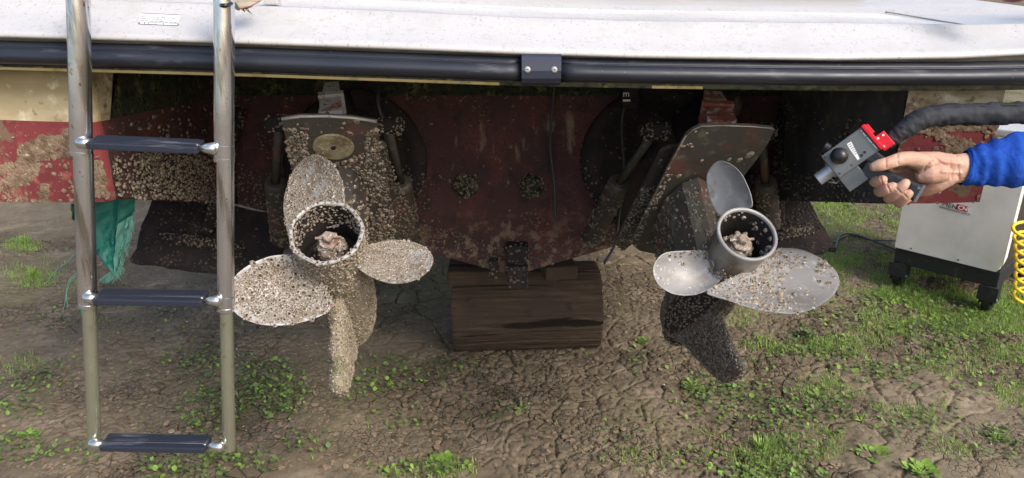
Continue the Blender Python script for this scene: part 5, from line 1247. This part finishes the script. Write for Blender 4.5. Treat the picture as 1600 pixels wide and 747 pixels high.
V, F = emit('w', leafT, leafF, P3, rng.random(n)*6.283, rng.uniform(-.3, .75, n), rng.uniform(.007, .016, n), None, squash=rng.uniform(.7, 1.35, n))
mi = np.repeat((rng.random(n) < .30).astype(int), len(leafF)); o = npobj('creeping_weed', V, F, [M_leaf, M_leafb], mi); setp(o, 'low creeping weed leaves scattered over the cracked mud', 'weed', kind='stuff')
# grass
gpat = [(1410,462,40,14,900),(1540,480,46,14,900),(1400,430,130,36,2600),(1340,345,90,32,1700),(1290,312,60,14,800),(1500,500,110,42,2600),(1450,470,90,20,1200),(1590,470,50,30,900),(1590,540,60,34,700),(1230,540,70,16,420),(1400,505,90,22,700),(1330,540,70,20,380),(1200,712,60,34,520),(1260,690,60,28,420),(1300,600,60,22,260),(1420,630,60,20,200),(1500,560,70,26,420),(1500,690,60,24,170),(1100,690,40,24,90),(50,434,44,16,260),(36,382,34,11,260),(120,450,30,12,40),(40,420,70,30,160),(1590,610,40,30,260),(30,570,40,16,70),(680,735,70,14,120),(1000,720,60,24,80),(1160,500,60,14,120),(1300,400,50,24,500),(1570,170,60,14,900),(1590,230,50,20,700),(1480,400,130,50,900)]
P2 = patch_pts([(a_, b_, c_, d_, int(e_*1.7)) for a_, b_, c_, d_, e_ in gpat], 1); far = np.stack([rng.uniform(1.0, 9, 9000), rng.uniform(2.4, 12, 9000)], -1); keepf = fbm(far[:,0], far[:,1], 1.2, 44) > .42; far = far[keepf]
farl = np.stack([rng.uniform(-7, -1.1, 1800), rng.uniform(2.3, 8, 1800)], -1); farl = farl[fbm(farl[:,0], farl[:,1], 1.2, 45) > .52]
loose = np.stack([rng.uniform(-1.6, 2.4, 900), rng.uniform(1.45, 3.8, 900)], -1)
P2 = np.vstack([P2, far, farl, loose])
k_ = fbm(P2[:,0], P2[:,1], 9, 55, 3)+rng.normal(0, .06, len(P2)) > .41; P2 = P2[k_]
cl = P2[rng.integers(0, len(P2), len(P2)*2)]+rng.normal(0, .008, (len(P2)*2, 2)); P2 = np.vstack([P2, cl]); n = len(P2)
P3 = np.column_stack([P2, gzv(P2[:,0], P2[:,1])-.001]); sc_ = rng.uniform(.007, .020, n)*np.clip(.75+.25*(P2[:,1]/2.5), .8, 1.8)
V, F = emit('g', grassT, grassF, P3, rng.random(n)*6.283, rng.uniform(-.95, 1.0, n), sc_, None, squash=rng.uniform(.7, 1.6, n))
mi = np.repeat((rng.random(n) < .25).astype(int)+(rng.random(n) < .06), len(grassF)); o = npobj('grass', V, F, [M_grass, M_leafb, M_dryleaf], mi); setp(o, 'short patchy green grass growing through the mud', 'grass', kind='stuff')
# mud flakes / dead leaf litter
n = 26000; P2 = np.stack([rng.uniform(-1.7, 2.1, n), 1.45+rng.random(n)**1.3*2.0], -1); k_ = fbm(P2[:,0], P2[:,1], 2.4, 61, 3)+rng.normal(0,.08,n) > .46; P2 = P2[k_]; n = len(P2)
P3 = np.column_stack([P2, gzv(P2[:,0], P2[:,1])+.0015]); 
V, F = emit('f', flakeT, flakeF, P3, rng.random(n)*6.283, rng.uniform(-.35, .35, n), .0018+.0085*rng.random(n)**3, None, squash=rng.uniform(.45, 1, n))
mi = np.repeat((rng.random(n) < .45).astype(int), len(flakeF)); o = npobj('mud_flakes', V, F, [M_mudc, M_dryleaf], mi); setp(o, 'loose curled mud flakes and dead leaf bits on the ground', 'litter', kind='stuff')
n = 900; P2 = np.stack([rng.uniform(-1.6, 2.1, n), 1.47+rng.random(n)*1.9], -1); P3 = np.column_stack([P2, gzv(P2[:,0], P2[:,1])+.003])
V, F = emit('t', [(-1,-.03,0),(1,-.02,.03),(1,.02,.05),(-1,.03,.04),(0,.02,.09)], [(0,1,4),(1,2,4),(2,3,4),(3,0,4)], P3, rng.random(n)*6.283, rng.uniform(-.15, .2, n), rng.uniform(.006, .028, n), None)
o = npobj('dry_stalks', V, F, [M_dryleaf], None); setp(o, 'thin dry stalks and straw bits lying on the mud', 'straw', kind='stuff')
n = 260; P2 = np.stack([rng.uniform(-1.6, 2.1, n), 1.47+rng.random(n)*1.7], -1); P3 = np.column_stack([P2, gzv(P2[:,0], P2[:,1])+.002])
V, F = emit('s', flakeT, flakeF, P3, rng.random(n)*6.283, rng.uniform(-.3, .3, n), rng.uniform(.0015, .0036, n), None, squash=rng.uniform(.6, 1, n))
o = npobj('shell_bits', V, F, [M_scar], None); setp(o, 'tiny white broken barnacle bits fallen on the mud', 'shell bits', kind='stuff')
# distinct weed plants
def plant(px, py, size, nleaf, m, label, up=.6, blade_=False, seed=0):
    r = np.random.default_rng(seed); g_ = gp(px, py); root = thing('weed_plant', (g_.x, g_.y, gz(g_.x, g_.y)), label, 'weed', 'single weeds on the mud')
    n = nleaf; a_ = r.random(n)*6.283; rad = r.random(n)**.7*size*.6; P = np.column_stack([g_.x+np.cos(a_)*rad, g_.y+np.sin(a_)*rad*.7, gz(g_.x, g_.y)+r.random(n)*size*.35*up])
    V, F = emit('p', grassT if blade_ else leafT, grassF if blade_ else leafF, P, a_+r.normal(0,.5,n), r.uniform(-.1, .9, n)*up, r.uniform(.6, 1.2, n)*size*(.55 if blade_ else .34), None, squash=r.uniform(.7, 1.2, n)*(1.6 if blade_ else 1))
    npobj('leaves', V, F, m, parent=root)
    b = MB()
    for i in range(min(n, 14)): b.tube([(g_.x, g_.y, gz(g_.x, g_.y)-.002), tuple(P[i])], .0011, 4)
    obj('stems', b, m, root)
for i, a_ in enumerate([
    (38,380,.055,34,M_leafb,'small bushy green weed on bare mud at the far left edge',.8,True),
    (50,432,.050,34,M_leafb,'feathery yellow-green weed just below the one at the far left edge',.9,True),
    (45,677,.035,40,M_leafb,'bright little weed on cracked mud left of the ladder foot',.6,False),
    (1000,536,.040,20,M_leafb,'upright leafy weed right of the log',1.2,False),
    (1080,606,.042,26,M_leafb,'small leafy weed below the right drive skeg',.9,False),
    (1262,528,.055,46,M_leaf,'dark green clump of weed right of the right propeller blade',.8,False),
    (1362,706,.060,56,M_leafb,'bright broad-leaved weed at the lower right of the mud',.6,False),
    (1440,738,.055,50,M_leafb,'leafy weed at the bottom edge on the right',.6,False),
    (1560,682,.040,36,M_leafb,'small weed near the right edge, below the grass',.6,False),
    (1345,652,.040,12,M_grass,'wispy narrow-leaved weed above the bright broad-leaved one',.9,True),
    (815,640,.040,14,M_grass,'thin sprawling weed on the mud in front of the log',.5,True),
    (690,722,.050,40,M_leafb,'low green weed at the bottom centre of the mud',.6,False),
    (1195,700,.050,60,M_grass,'tuft of feathery weed in the lower right grass',.6,True),
    (1425,600,.035,14,M_leaf,'flat pale weed on bare mud between grass patches at right',.4,False)]):
    plant(*a_, seed=100+i)
